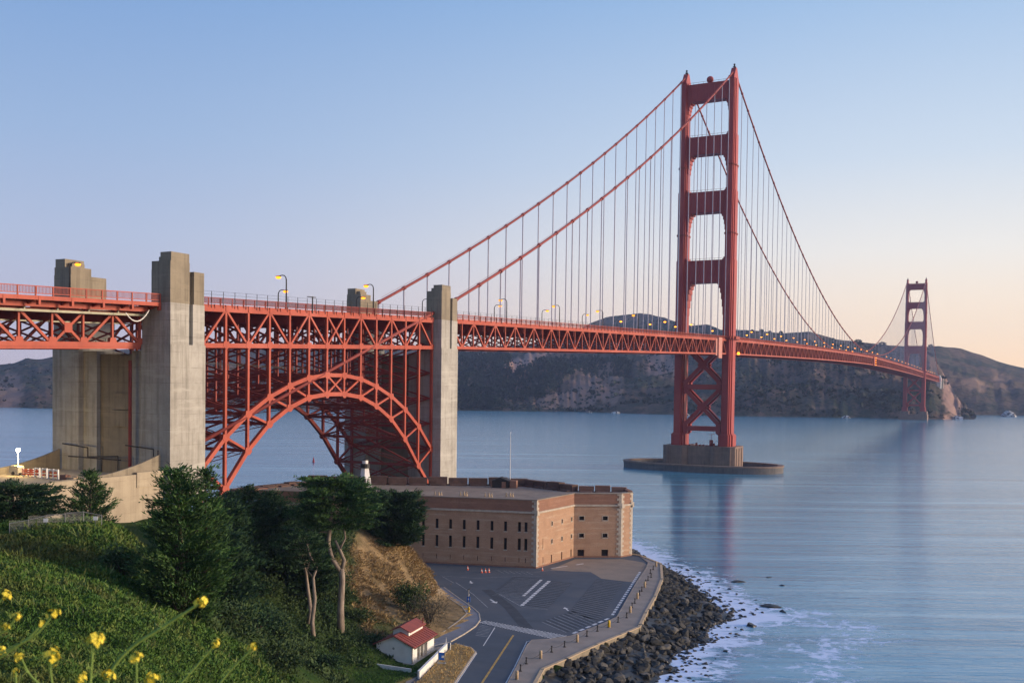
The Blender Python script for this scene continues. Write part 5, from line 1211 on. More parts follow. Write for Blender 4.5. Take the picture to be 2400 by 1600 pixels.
# street lamps
def street_lamp(name='street_lamp', lens=1.0, em=None):
    o = thing(name, '', 'street lamp'); 
    MB().tube([(0, 0, 0), (0, 0, 5.6), (.12, 0, 6.1), (.45, 0, 6.45), (.95, 0, 6.55), (1.6, 0, 6.45)], [.15, .12, .1, .09, .085, .08], 8).build('pole', IRON, o, True)
    MB().lathe([(.3, 0), (.26, .5), (.18, .6)], n=8).build('base', ORANGE_D, o)
    h = MB().ball((1.85, 0, 6.38), .62, .34, .16, 10, 6).build('lamp_housing', IRON, o); h = MB().ball((1.85, 0, 6.18), .56 * lens, .42 * lens, .30 * lens, 10, 6).build('lamp', em or LAMPY, o)
    TREE[o.name] = kids(o); return o
SL = [street_lamp(), street_lamp('street_lamp', 1.1, LAMPF)]; slu = [False, False]
def lamp(y, side, zr, label, group):
    f_ = int(y > -130); o = SL[f_] if not slu[f_] else dup(SL[f_]); slu[f_] = True
    o.location = (side * 10.4, y, zr + .75); o.rotation_euler = (0, 0, math.pi if side > 0 else 0); o.scale = (1.28,) * 3 if not f_ else (1.05,) * 3; tag(o, label, 'street lamp', group)
G_ = 'street lamps along the bridge'
lamp(-409.3, 1, zA(-409), 'tall near lamp at mid arch with arm to the left, against open sky', G_)
lamp(-371.2, 1, zA(-371), 'tall near lamp on the arch deck just right of the small far pylon top', G_)
lamp(-385.5, -1, zA(-385) - 1.6, 'lower lamp with its arm to the right, beside the first tall arch lamp', G_)
lamp(-348, -1, zA(-348) - 1.6, 'lamp glowing against the small far pylon top behind the arch railing', G_)
lamp(-455.6, -1, zV(-455) , 'amber lamp glowing against the left far pylon shaft at the viaduct end', G_)
lamp(-309, -1, ztop(-309) - .5, 'amber lamp just left of the right concrete pylon', G_)
ordn = ['first', 'second', 'third', 'fourth']
for i, y in enumerate([-288.3, -242.5, -196.5, -151.2, -105.4, -59.6]):
    lamp(y, 1, ztop(y), (f'{ordn[i]} tall lamp from the right pylon on the near side of the side span' if i < 4 else ('near side lamp just left of the tower, the farther one' if i == 4 else 'near side lamp just left of the tower, the closer one')), G_)
for i, y in enumerate([-300, -255.4, -211.2, -166.5, -121, -76, -31]):
    lamp(y, -1, ztop(y), (['first', 'second', 'third', 'fourth', 'fifth', 'sixth', 'seventh'][i] + ' shorter looking lamp from the right pylon on the far side of the side span'), G_)
yy = 33.0; i = 0
while yy < 1270:
    lamp(yy, 1, ztop(yy), 'small amber lamp in the near side row on the long main span', 'near side lamps of the main span'); lamp(yy + 15, -1, ztop(yy + 15), 'small amber lamp in the far side row on the long main span', 'far side lamps of the main span'); yy += 45.8
for yy in np.arange(1300, 1620, 45.8):
    for s_ in (-1, 1): lamp(yy, s_, ztop(yy), 'tiny lamp on the last span beyond the far tower', 'lamps beyond the far tower')
for x, y, z, lb in ((14.6, 655, ztop(655) - .2, 'row of small amber navigation lights hanging at the middle of the main span'),):
    o = thing('navigation_light', lb, 'light', (x, y, z))
    for i in range(4): MB().ball((0, 0, -2.6 * i + .5), .55, n=8, m=5).build('lamp', LAMPY, o)
    MB().bar((-.2, 0, -9), (-.2, 0, 1.5), .15, .15).build('mounting', IRON, o)
for x, y, z, lb in ((-12, 1040, ztop(1040) + 1.6, 'red amber tail light glow on the far half of the main span'), (10, 1282, ztop(1282) + 1.9, 'red orange warning light at the far tower deck')):
    o = thing('warning_light', lb, 'light', (x, y, z)); MB().ball((0, 0, .2), 2.2, 1.2, .7, 10, 6).build('lamp', REDL, o); MB().box(-.3, .3, -.3, .3, -1.3, -.2).build('stand', IRON, o)
by = thing('navigation_buoy', 'small red buoy floating on the water seen through the arch', 'buoy', (-209, -94, 0)); MB().lathe([(.3, -.4), (1.5, -.3), (1.6, .7), (1.1, .9), (.9, 3.6), (.35, 5.2)], n=12).build('body', RED, by); MB().lathe([(.3, 5.2), (.3, 6.2), (.1, 6.4)], n=8).build('light', RED, by); by.scale = (.5, .5, .5)

# ------------------------------------------------------------------ terrace below the left pylon
TE = thing('terrace', 'pale concrete terrace with high curved parapets under the left viaduct', 'terrace', (0, -470, 20), world=True)
MB().box(-14.4, 14.6, -520, -454.7, 10, 28.1).build('platform', CONC_W, TE)
w_ = MB(); w_.box(14.62, 15.3, -520, -454.9, 8, 28.9); w_.box(14.5, 15.45, -462.3, -454.86, 26.4, 29.3); w_.build('retaining_wall', CONC_W, TE)
def flare(x0, x1):
    ys = np.linspace(-482, -455.2, 22); pts = [(float(y), 29.0 + 3.4 * max(0, (y + 476) / 20.8) ** 2.0) for y in ys]
    return MB().prismyz([(-482, 28.0), *pts, (-455.2, 28.0)], x0, x1)
flare(14.05, 14.55).build('curved_parapet', CONC_B, TE); flare(-14.3, -13.7).build('curved_parapet', CONC_B, TE)
MB().box(-14.3, -13.7, -520, -482.1, 28, 29.0).build('parapet', CONC_B, TE)
hr = MB()
for pts in ([(13.2, -455.6, 33.4), (5.8, -455.8, 33.9)], [(13.2, -455.6, 33.4), (13.2, -455.6, 28.1)], [(14.3, -455.5, 33.2), (14.3, -455.5, 28.4)], [(-12.5, -455.7, 33.6), (-5, -455.7, 33.0)], [(-5, -455.7, 33.0), (-5, -455.7, 31.1)], [(-5, -455.7, 31.1), (3.6, -455.7, 31.6)], [(3.6, -455.7, 31.6), (3.6, -455.7, 28.1)], [(-1, -455.7, 31.1), (-1, -455.7, 28.1)], [(-11, -455.4, 31), (4, -455.4, 30.8)]): hr.tube(pts, .13, 6)
hr.build('handrail', IRON, TE)
lt = thing('light_tower', 'portable light tower with bright white lamp on a pale trailer', 'light tower', (-8.7, -470, 28.1))
MB().tube([(0, 0, 1.2), (0, 0, 4.7)], [.13, .09], 8).build('mast', WHITE, lt)
MB().ball((0, 0, 4.95), .36, n=10, m=6).build('lamp', LAMPW, lt)
bx_ = MB(); bx_.prismxz([(-1.7, .5), (.9, .5), (.9, 1.6), (.5, 1.85), (-1.3, 1.85), (-1.7, 1.5)], -.75, .75); bx_.build('generator_housing', CYAN_BAG, lt)
wl_ = MB()
for y in (-.85, .85): wl_.tube([(-.4, y - .1, .38), (-.4, y + .1, .38)], .38, 14)
wl_.build('wheel', IRON, lt); MB().bar((.9, 0, .45), (2.2, 0, .4), .12, .12).bar((2.0, 0, 0), (2.0, 0, .5), .1, .1).build('drawbar', IRON, lt)
pl_ = bpy.data.lights.new('light_tower_lamp', 'POINT'); pl_.energy = 1900; pl_.color = (1, .68, .25); pl_.shadow_soft_size = .4; po = bpy.data.objects.new('light_tower_lamp', pl_); COL.objects.link(po); po.parent = lt; po.location = (.8, -.6, 4.6)
bar0 = None
for i, (x, y, kind, lb) in enumerate([(-5.2, -470.5, 'rail', 'orange barrier rail nearest the light tower'), (-3.4, -470.8, 'rail', 'second orange barrier rail right of the light tower'), (-1.4, -471.5, 'rack', 'white and orange folded barricade left of the paired racks'), (.6, -471.5, 'rack', 'white and orange barricade rack in the middle of the row'), (3.0, -472, 'rack', 'left one of the two upright barricade racks side by side'), (4.3, -472, 'rack', 'right one of the two upright barricade racks side by side')]):
    o = thing('barricade', lb, 'barricade', (x, y, 28.1), 'barricades stacked on the terrace', rot=.5)
    if kind == 'rail':
        f = MB().box(-1, -.9, -.3, .3, 0, 1.5).box(.9, 1, -.3, .3, 0, 1.5); f.build('frame', WHITE, o); MB().box(-1.1, 1.1, -.32, -.26, .35, .62).box(-1.1, 1.1, -.33, -.27, .8, 1.05).box(-1.1, 1.1, -.33, -.27, 1.2, 1.42).build('board', CONE, o)
    else:
        MB().box(-.5, -.36, -.3, .3, 0, 1.9).box(.36, .5, -.3, .3, 0, 1.9).box(-.36, .36, -.28, .28, 1.7, 1.85).build('frame', WHITE, o); MB().box(-.36, .36, -.25, -.2, .5, .8).box(-.36, .36, -.25, -.2, 1.1, 1.4).build('board', CONE, o)
o = thing('material_pile', 'low brown pile of crates and boards on the terrace right of the barricades', 'crate pile', (7.2, -472, 28.1)); MB().box(-1.2, .4, -.6, .6, 0, 1.0).build('crate', BRICK_D, o); MB().box(.6, 2.4, -.5, .6, 0, .6).bar((-.5, .2, 1.1), (2.6, .3, .75), .3, .12).build('boards', STONEP, o)
cf = thing('chain_link_fence', 'grey chain link fence along the crest of the ivy slope', 'fence', (76, -532, 31), world=True)
fp_ = [tuple(float(v) for v in dl(97 + .3 * i, -39 + 1.6 * i)) for i in range(6)]; me_ = MB()
for (x, y) in fp_: z = float(H(x, y)); MB().tube([(x, y, z - .4), (x, y, z + 1.15)], .04, 6).build('post', GREYM, cf)
for (a, b) in zip(fp_, fp_[1:]):
    za, zb = float(H(*a)), float(H(*b)); me_.bar((*a, za + 1.1), (*b, zb + 1.1), .05, .05)
    for i in range(16):
        t0 = i / 16; t1 = (i + 2.5) / 16
        for u0, u1 in ((t0, t1), (t1, t0)): me_.bar((a[0] + (b[0] - a[0]) * u0, a[1] + (b[1] - a[1]) * u0, za + .1), (a[0] + (b[0] - a[0]) * u1, a[1] + (b[1] - a[1]) * u1, zb + 1.08), .011, .011)
me_.build('wire_mesh', GREYM, cf)
for i, (x, y, lb) in enumerate([(*(float(v) for v in dl(96.9, -35.6)), 'small blank white sign low on the fence, left one'), (*(float(v) for v in dl(97.4, -31.2)), 'small blank white sign near the right end of the fence')]):
    o = thing('fence_sign', lb, 'sign', (x, y, float(H(x, y)) + (.75 if i else .5)), rot=.55); MB().box(-.21, .21, -.09, -.06, 0, .34).build('panel', WHITE, o); MB().box(-.015, .015, -.06, -.03, -.9, .36).build('bracket', GREYM, o)

# ------------------------------------------------------------------ small white building
bt = thing('restroom_building', 'small white building with red gabled roof and raised red roof monitor', 'building', (77.35, -473.75, 4.1), rot=math.atan2(.153, .988))
BW, BD, HE = 5.9, 9.6, 2.72
MB().box(-.5, BW + .4, -.5, BD + .3, -1.5, .12).build('plinth', CONC, bt)
w_ = MB(); w_.prismxz([(0, .12), (BW, .12), (BW, HE), (3.0, 4.02), (0, HE)], 0, .25)
w_.box(0, .25, .251, BD, .12, HE).prismxz([(.251, .12), (BW, .12), (BW, HE), (3.0, 4.02), (.251, HE)], BD - .25, BD - .001)
w_.box(BW - .25, BW, .251, 2.2, .12, HE).box(BW - .25, BW, 6.6, BD - .251, .12, HE).box(BW - 2.0, BW - 1.8, 2.2, 6.6, .12, HE).box(BW - 2.0, BW - .251, 2.0, 2.2, .12, HE).box(BW - 2.0, BW - .251, 6.6, 6.8, .12, HE); w_.build('wall', WHITEW, bt)
d1 = MB().box(BW - 1.79, BW - 1.74, 2.7, 3.9, .14, 2.25).build('door', CREAM, bt); MB().box(BW - 1.74, BW - 1.68, 3.65, 3.75, 1.1, 1.25).build('handle', IRON, d1)
d1 = MB().box(BW - 1.79, BW - 1.74, 4.6, 5.8, .14, 2.25).build('door', CREAM, bt); MB().box(BW - 1.74, BW - 1.68, 5.55, 5.65, 1.1, 1.25).build('handle', IRON, d1)
for y in (3.6, 5.2): MB().box(BW - .22, BW - .05, y - .09, y + .09, .12, HE - .1).build('porch_post', WHITEW, bt)
def slope(mb, x0, z0, x1, z1, y0, y1, th=.14): mb.prismxz([(x0, z0), (x1, z1), (x1, z1 + th), (x0, z0 + th)], y0, y1)
rf = MB(); slope(rf, 3.0, 4.05, BW + .55, 4.05 - (BW - 2.45) * .448, -.4, BD + .3); rf.build('roof', ROOF, bt); rf2 = MB(); slope(rf2, 2.99, 4.05, -.45, 4.05 - 3.45 * .443, -.4, BD + .3); rf2.build('roof', ROOF, bt)
sm = MB()
for i in range(12): y = -.2 + i * .88; sm.add([(3.05, y, 4.2), (BW + .54, y, 4.2 - (BW - 2.5) * .448), (BW + .54, y + .06, 4.2 - (BW - 2.5) * .448), (3.05, y + .06, 4.2)], [(0, 1, 2, 3)]); sm.add([(3.05, y, 4.2), (3.05, y + .06, 4.2), (3.05, y + .03, 4.25)], [(0, 1, 2)])
for i in range(12): y = -.2 + i * .88; sm.bar((3.05, y, 4.21), (BW + .54, y, 4.21 - (BW - 2.5) * .448), .05, .05)
sm.build('roof_seam', ROOF, bt)
mn = MB(); mn.prismxz([(1.7, 3.4), (4.3, 3.4), (4.3, 4.35), (3.0, 4.95), (1.7, 4.35)], 2.6, BD - 1.0); mn = mn.build('roof_monitor', WHITEW, bt)
r_ = MB(); slope(r_, 3.0, 4.98, 4.75, 4.98 - 1.75 * .45, 2.2, BD - .6, .12); r_.build('monitor_roof', ROOF, mn); r_ = MB(); slope(r_, 2.99, 4.98, 1.3, 4.98 - 1.7 * .45, 2.2, BD - .6, .12); r_.build('monitor_roof', ROOF, mn)
for i in range(4): MB().box(4.28, 4.33, 3.1 + i * 1.4, 4.2 + i * 1.4, 4.02, 4.3).build('monitor_window', DARK, mn)
MB().tube([(BW + .1, -.08, HE - .05), (BW + .1, -.08, .1)], .06, 8).build('downpipe', IRON, bt); MB().bar((BW + .58, -.4, HE - .24), (BW + .58, BD + .3, HE - .24), .12, .12).build('gutter', IRON, bt)
MB().tube([(2.85, -.02, 2.15), (2.85, .02, 2.15)], .19, 14).build('round_vent', GREYM, bt); MB().box(.22, .5, -.05, .0, 1.1, 1.45).build('meter_box', GREYM, bt)
MB().tube([(4.4, BD - 1.2, 4.4), (4.4, BD - 1.2, 5.3)], .09, 8).build('vent_pipe', ROOF, bt)
rw = thing('ramp_wall', 'low white wall beside the ramp of the small white building', 'wall', (85, -470, 4), world=True)
mb = MB(); mb.bar((87.9, -478.9, 4.45), (83.4, -462.2, 4.45), .28, 1.3); mb.build('wall', WHITEW, rw); MB().bar((87.9, -478.9, 5.13), (83.4, -462.2, 5.13), .36, .07).build('coping', WHITE, rw)
l2 = thing('ramp_wall', 'low white wall wrapping the left rear of the small building', 'wall', (75, -476, 4), world=True); MB().bar((74.6, -475.2, 4.9), (76.0, -468, 4.9), .25, 1.1).bar((74.6, -475.2, 4.7), (78.5, -477.6, 4.5), .25, .9).bar((78.5, -477.6, 4.5), (85.5, -477.0, 4.4), .2, .6).build('wall', WHITEW, l2)
hr = thing('ramp_handrail', 'thin pale handrail posts at the top of the ramp', 'handrail', (82, -461, 4), world=True)
for (x, y) in ((81.7, -459.3), (84.0, -462.0), (79.8, -464.2), (80.2, -466.5)): MB().tube([(x, y, 4), (x, y, 5.3)], .06, 6).build('post', WHITE, hr)
MB().tube([(81.7, -459.3, 5.2), (84.0, -462.0, 5.2)], .04, 6).tube([(79.8, -464.2, 5.2), (80.2, -466.5, 5.2)], .04, 6).build('rail', GREYM, hr)
ib = thing('information_stand', 'grey stand with blue panel on the dry grass beside the ramp wall', 'stand', (86.9, -470.2, 4.2), rot=.3); MB().box(-.55, -.45, -.05, .05, 0, 1.9).build('post', GREYM, ib); MB().box(.45, .55, -.05, .05, 0, 2.1).build('post', GREYM, ib); MB().box(-.45, .4, -.03, .03, .5, 1.65).build('panel', BLUE, ib); MB().box(-.65, .65, -.4, .4, 0, .08).build('base', CONC, ib); MB().box(.0, .4, -.035, .035, .85, 1.2).build('label_plate', WHITE, ib)
ps = thing('parking_sign_post', 'slim grey post with solar top and blue panel at the pavement bend', 'sign post', (70.6, -430.0, 4.13)); MB().tube([(0, 0, 0), (0, 0, 3.1)], .07, 8).build('post', GREYM, ps); MB().box(-.34, .34, -.05, .05, .75, 1.75).build('panel', BLUE, ps); MB().bar((-.3, 0, 2.9), (.35, 0, 3.4), .5, .05).build('solar_panel', IRON, ps); MB().box(-.1, .12, .05, .09, 1.9, 2.3).build('small_sign', WHITE, ps); MB().box(-.06, .14, -.07, -.051, 1.1, 1.45).build('symbol', WHITE, ps)
hy = thing('hydrant', 'yellow fire hydrant on the pavement below the blue sign post', 'hydrant', (73.4, -435.2, 4.13)); MB().lathe([(.22, 0), (.22, .1), (.16, .12), (.16, .75), (.2, .78), (.17, .95), (.06, 1.08)], n=12).build('barrel', YELLOW, hy, True); MB().tube([(-.3, 0, .55), (.3, 0, .55)], .09, 8).build('outlet', YELLOW, hy); MB().box(-.35, .35, -.2, .2, -.02, .03).build('base', BRICK_D, hy)
o = thing('leaning_board', 'white board leaning on the path at the left front of the small building', 'board', (76.9, -477.6, 4.4), rot=.4); b_ = MB().bar((0, 0, 0), (-.5, .2, 1.4), .7, .06).build('panel', WHITE, o); MB().bar((-.05, .1, 0), (-.3, .5, 1.0), .06, .06).build('prop', GREYM, o)
st = thing('litter_bin', 'dark litter bin standing on the grass left of the small building', 'bin', (69.6, -488.5, float(H(69.6, -488.5)) - .05)); MB().lathe([(.3, 0), (.36, .95)], n=12).build('body', GREYM, st); MB().lathe([(.39, .95), (.36, 1.05), (.1, 1.12)], n=12).build('lid', IRON, st)

# ------------------------------------------------------------------ trees
def leafquads(P, O, ln, w):
    sd_ = np.cross(O, rng.normal(size=O.shape)); sd_ /= np.linalg.norm(sd_, axis=1)[:, None] + 1e-9
    L_ = ln[:, None]; W_ = (ln * w)[:, None]
    return np.stack([P, P + O * L_ * .5 + sd_ * W_, P + O * L_, P + O * L_ * .5 - sd_ * W_], 1)
def cypress(name, label, base, h, prof, nlimb=70, per=11, leaf=.5, lw=.16, lift=.35, mat=CYP, bark=BARKD, trunk_r=.35, flat=.5, bare=.12, lean=(0, 0), density=26, group=None, spray=.9, trunkpts=None, topdir=.4, bw=.6):
    """tapered trunk, upswept limbs and layered sprays of needle clusters; prof(t) gives limb length at relative height t"""
    T = thing(name, label, 'tree', base, group)
    tb = MB(); L3 = Vector((lean[0], lean[1], 0))
    tp = lambda t: Vector((lean[0] * t ** 1.5, lean[1] * t ** 1.5, h * t))
    if trunkpts: 
        for pts, rs in trunkpts: tb.tube(pts, rs, 9)
    else: tb.tube([tp(t) for t in np.linspace(0, .97, 9)], [trunk_r * (1 - .9 * t) for t in np.linspace(0, .97, 9)], 9)
    PP = []; OO = []; LL = []
    lm = MB()
    for i in range(nlimb):
        t = bare + (1 - bare) * ((i + rnd.random()) / nlimb); Lb = prof(t) * rnd.uniform(.62, 1.22)
        if Lb < .25: Lb = .25
        a = i * 2.39996 + rnd.uniform(-.5, .5); d = Vector((math.cos(a), math.sin(a), 0)); p0 = tp(t)
        up = lift * rnd.uniform(.5, 1.4); p1 = p0 + d * Lb * .55 + Vector((0, 0, Lb * up * .25)); p2 = p0 + d * Lb + Vector((0, 0, Lb * up))
        lm.tube([p0, p1, p2], [max(.03, trunk_r * .28 * (1.05 - t)), max(.02, trunk_r * .18 * (1.05 - t)), .015], 5, cap=False)
        n_c = max(2, int(per * min(1.4, Lb / 3)))
        for c in range(n_c):
            q = .25 + .78 * (c + rnd.random()) / n_c; cc = (p0 * (1 - q) ** 2 + p1 * 2 * q * (1 - q) + p2 * q * q)
            side = Vector((-d.y, d.x, 0)) * rnd.uniform(-1, 1) * Lb * .30 * (1 - .4 * q); cc = Vector(cc) + side
            k = density; sp_ = spray * rnd.uniform(.6, 1.2)
            g = rng.normal(size=(k, 3)) * np.array((sp_ * .34, sp_ * .34, sp_ * .30 * flat)); fd_ = np.array(d * .9 + Vector((0, 0, up * .8)) + side.normalized() * .35 * rnd.random()); g = g + fd_ * (rng.random((k, 1)) - .35) * sp_ * 1.5
            PP.append(np.array(cc) + g)
            o = np.array(d) * rnd.uniform(.5, 1.1) + np.array((0, 0, topdir)) + rng.normal(size=(k, 3)) * .30 + np.array(side) * .2; OO.append(o / np.linalg.norm(o, axis=1)[:, None]); LL.append(leaf * rng.uniform(.55, 1.25, k))
    # leader sprays
    for j in range(10):
        k = 12; c = np.array(tp(.9 + .1 * j / 10)); PP.append(c + rng.normal(size=(k, 3)) * .12); o = rng.normal(size=(k, 3)) * .3 + np.array((0, 0, 1)); OO.append(o / np.linalg.norm(o, axis=1)[:, None]); LL.append(leaf * rng.uniform(.6, 1.2, k))
    tb.build('trunk', bark, T, True); lm.build('limbs', bark, T)
    quads('crown', leafquads(np.concatenate(PP), np.concatenate(OO), np.concatenate(LL), lw), mat, T); return T
def cone(w, p=.9, lo=.75): return lambda t: w * ((1 - t) ** p) * min(1, lo + t * 3)
gz = lambda x, y: float(H(x, y)) - .3
cypress('cypress', 'narrow pointed dark cypress in front of the cream terrace wall', (48.7, -504.5, 23.2), 10.6, cone(4.0, .8), 90, 9, .55, .13, .55, CYP, trunk_r=.3, bare=.02, spray=.8, density=22, topdir=.5)
cypress('cypress', 'flat topped spreading cypress at the left edge with bare branches below', (43.5, -513.0, 24), 7.9, lambda t: 6.6 * (.5 + .5 * math.sin(3.1 * min(1, t))) * (1 if t > .45 else .4), 62, 11, .6, .14, .18, CYPD, BARKD, .42, flat=.28, bare=.34, lean=(-1, .3), spray=1.1, topdir=.25)
cypress('cypress', 'second spreading cypress partly cut off by the left frame edge', (37.5, -520.0, 24.5), 7.0, lambda t: 5.6 * (.6 + .4 * math.sin(3 * t)), 50, 11, .6, .14, .15, CYPD, BARKD, .4, flat=.3, bare=.4, spray=1.1, topdir=.25)
cypress('cypress', 'largest tall green cypress with spiky top left of the arch foot', (104.8, -546.4, 26.5), 12.9, lambda t: 3.9 * (1 - t) ** .62 * min(1, .55 + t * 1.7), 150, 12, .48, .12, .50, CYP, BARKD, .45, bare=.0, spray=.85, density=21, topdir=.5, lean=(-.6, -.3))
cypress('cypress', 'slender second spire rising just right of the largest cypress', (105.0, -544.0, 28), 11.4, cone(2.1, .75), 80, 10, .42, .13, .5, CYP, BARKD, .3, bare=.05, spray=.8)
for i, (D, L, h, w, lb) in enumerate([(160, -31, 13.5, 4.4, 'dark cypress of the thicket just right of the arch foot'), (150, -29.5, 14.0, 4.6, 'dark cypress in the thicket right behind the largest cypress'), (168, -29.5, 14.0, 5.0, 'bushy cypress in the middle of the shadowy thicket below the fort roof'), (172, -24.5, 13.0, 5.0, 'dark cypress of the thicket beside the tree with bare trunks'), (180, -28, 12.0, 5.2, 'dark cypress at the back of the thicket below the fort roof'), (172, -20.5, 11, 4.4, 'dark cypress of the thicket behind the two thin bare trunks'), (140, -27.5, 11.0, 4.4, 'short dark cypress at the front left of the thicket'), (186, -22, 11, 5, 'dark cypress of the thicket tucked behind the tall forked tree')]):
    q = dl(D, L); cypress('thicket_cypress', lb, (q[0], q[1], gz(*q)), h, lambda t, w=w: w * (1 - t) ** .55 * min(1, .7 + t), 75, 11, .62, .15, .32, CYPD, BARKD, .4, bare=.12, spray=1.2, density=24, group='dark thicket of cypresses')
# tall cypress with bare forked trunk
q5 = (71.6, -475.1); z5_ = gz(*q5)
hT = 24.0; fx, fy = RH * -1.0
tk = [([(0, 0, -.5), (-.05, -.05, 4), (.15, .05, 8.5), (0, 0, 10.2)], [.66, .54, .48, .46]),
      ([(0, 0, 9.8), (-1.2, -.7, 11.6), (-1.8, -1.0, 14), (-1.6, -.9, 16.5), (-1.3, -.7, 20), (-1.0, -.5, 22.5)], [.44, .37, .34, .30, .2, .08]),
      ([(0, 0, 9.8), (.4, .2, 11.5), (-.2, -.2, 13.2), (-.9, -.4, 14.6)], [.38, .30, .25, .15]), ([(-.2, -.2, 13.2), (.5, .3, 15.0), (.2, .2, 17.5)], [.2, .16, .08]),
      ([(-1.5, -.8, 17.2), (-2.6, -1.4, 17.5), (-3.6, -2.0, 17.4)], [.16, .10, .04]), ([(-1.7, -.9, 15.8), (-2.8, -1.5, 15.9), (-3.4, -1.9, 15.5)], [.15, .09, .04])]
cypress('tall_cypress', 'tall flat topped cypress with pale bare forked trunk on the bluff', (q5[0], q5[1], z5_), hT, lambda t: 6.6 * max(.02, math.sin(math.pi * min(1, max(0, (t - .60) / .47)))) ** .7, 84, 12, .6, .13, .12, CYP, BARK, .5, flat=.3, bare=.68, lean=(-1.3, -.7), spray=1.2, trunkpts=tk, topdir=.3, density=26)
for (x, y, hh, ln_, lb, wob) in ((72.0, -482.8, 15.5, (-1.3, -.7), 'thin bare trunked cypress, right one of the slim pair', ((0, 0, -.4), (-.25, -.1, 2.5), (.1, .05, 6), (-.15, -.1, 9.2), (.35, .2, 10.6), (-.6, -.3, 12.5), (-1.2, -.6, 15))), (69.9, -481.7, 15.0, (-1.6, -.9), 'thin bare trunked cypress, left one of the slim pair', ((0, 0, -.4), (.5, .3, 2.5), (.15, .1, 5.5), (-.15, -.1, 8.5), (-.7, -.4, 11), (-1.5, -.8, 14.4)))):
    cypress('slim_cypress', lb, (x, y, gz(x, y)), hh, lambda t: 2.9 * max(.05, math.sin(math.pi * min(1, max(0, (t - .56) / .50)))) + .2, 34, 9, .5, .14, .12, CYPD, BARK, .36, flat=.4, bare=.66, lean=ln_, spray=.95, density=20, trunkpts=[(wob, [.38 - .30 * k_ / (len(wob) - 1) for k_ in range(len(wob))]), ([wob[3], (wob[3][0] + .5, wob[3][1] + .3, wob[3][2] + 1.6)], [.14, .04]), ([wob[3], (wob[3][0] - .8, wob[3][1] - .4, wob[3][2] + 1.2)], [.12, .03])])
cypress('round_cypress', 'round dark cypress standing alone on top of the dry bluff before the fort', (53.7, -429.8, 14.3), 10.2, lambda t: 5.4 * max(0.05, (1 - ((t - .42) / .62) ** 2)) ** .6, 120, 12, .85, .11, .38, CYPD, BARKD, .35, bare=.0, spray=1.0, density=26, topdir=.2)
# shrubs
def shrub(label, base, r, h, n, mat, name='shrub', leaf=.35, trunk=True, group=None, lw=.22):
    T = thing(name, label, 'shrub', base, group); tb = MB(); PP = []; OO = []
    ns = max(4, int(6 * r / 1.5))
    for i in range(ns):
        a = i * 2.4 + rnd.random(); e = Vector((r * .75 * math.cos(a) * rnd.uniform(.3, 1), r * .75 * math.sin(a) * rnd.uniform(.3, 1), h * rnd.uniform(.5, .9)))
        tb.tube([(0, 0, -.2), (e * .45 + Vector((0, 0, .1 * h))), e], [.09 * r ** .5, .06 * r ** .5, .02], 5)
        m_ = n // ns; s = rng.normal(size=(m_, 3)) * np.array((r * .30, r * .30, h * .2)); PP.append(np.array(e) * .95 + s); o = s / (np.linalg.norm(s, axis=1)[:, None] + 1e-6) + rng.normal(size=(m_, 3)) * .5 + np.array((0, 0, .3)); OO.append(o / np.linalg.norm(o, axis=1)[:, None])
    tb.build('stems', BARKD, T); P = np.concatenate(PP); P[:, 2] = np.maximum(P[:, 2], .02); quads('foliage', leafquads(P, np.concatenate(OO), leaf * rng.uniform(.5, 1.3, len(P)), lw), mat, T); return T
q = dl(190, -4.2); shrub('rounded green bush on the slope behind the red roofed building', (q[0], q[1], gz(*q)), 3.0, 4.6, 3600, BUSHM, 'green_bush', .45)
q = dl(184, -.6); shrub('twiggy grey brown bush with a dark stem left of the pavement bend', (q[0], q[1], gz(*q)), 3.3, 5.0, 3600, BUSHG, 'twiggy_bush', .5, lw=.07)
q = dl(173, -12.0); shrub('low green shrub on the dry slope left of the red roof', (q[0], q[1], gz(*q)), 2.0, 1.6, 1800, BUSHM, 'green_bush', .35)
for i, (D, L, r, h, lb) in enumerate([(150, -15.2, 2.4, 2.0, 'dark low shrub at the foot of the slim bare trunks'), (144, -18.6, 3.0, 3.0, 'dark shrub left of the slim bare trunks'), (136, -20.5, 3.2, 3.4, 'dark shrub under the middle of the thicket'), (126, -21.0, 3.2, 3.0, 'dark shrub at the lower edge of the thicket'), (112, -21.5, 3.0, 3.4, 'dark green shrub right of the largest cypress foot'), (100, -19.5, 2.6, 2.6, 'green shrub on the slope under the thicket'), (168, -17.5, 2.5, 2.2, 'dark shrub beside the base of the tall forked trunk'), (178, -15.5, 2.6, 2.4, 'dark shrub in the gully of the dry slope'), (186, -17, 2.8, 2.8, 'dark shrub high in the gully below the round cypress'), (196, -19, 3.2, 3.0, 'dark shrub on the saddle between tall cypress and bluff top'), (158, -14.0, 1.8, 1.4, 'small shrub at the upper edge of the lawn'), (90, -26.5, 1.8, 2.2, 'small shrub left of the largest cypress foot'), (205, -24, 3.5, 4.2, 'dark shrub behind the crown of the tall cypress'), (214, -13, 2.2, 1.8, 'brushy shrub under the left side of the round cypress'), (118, -17.0, 2.2, 1.8, 'green shrub low on the steep slope'), (164, -9.5, 1.8, 1.2, 'low dark shrub just left of the white building')]):
    q = dl(D, L); shrub(lb, (q[0], q[1], gz(*q)), r, h, 1700, BUSHM if i % 3 else CYPD, 'dark_shrub', .4, group='shrubs on the bluff')
for i in range(26):
    D = rnd.uniform(108, 182); L = -17 - rnd.random() * 13 - (D - 108) * .02; q = dl(D, L)
    shrub('dark tangled shrub in the shaded hollow under the cypress thicket', (q[0], q[1], gz(*q)), rnd.uniform(1.6, 2.8), rnd.uniform(1.4, 2.8), 1100, CYPD if i % 2 else BUSHM, 'hollow_shrub', .45, group='shrubs in the shaded hollow')
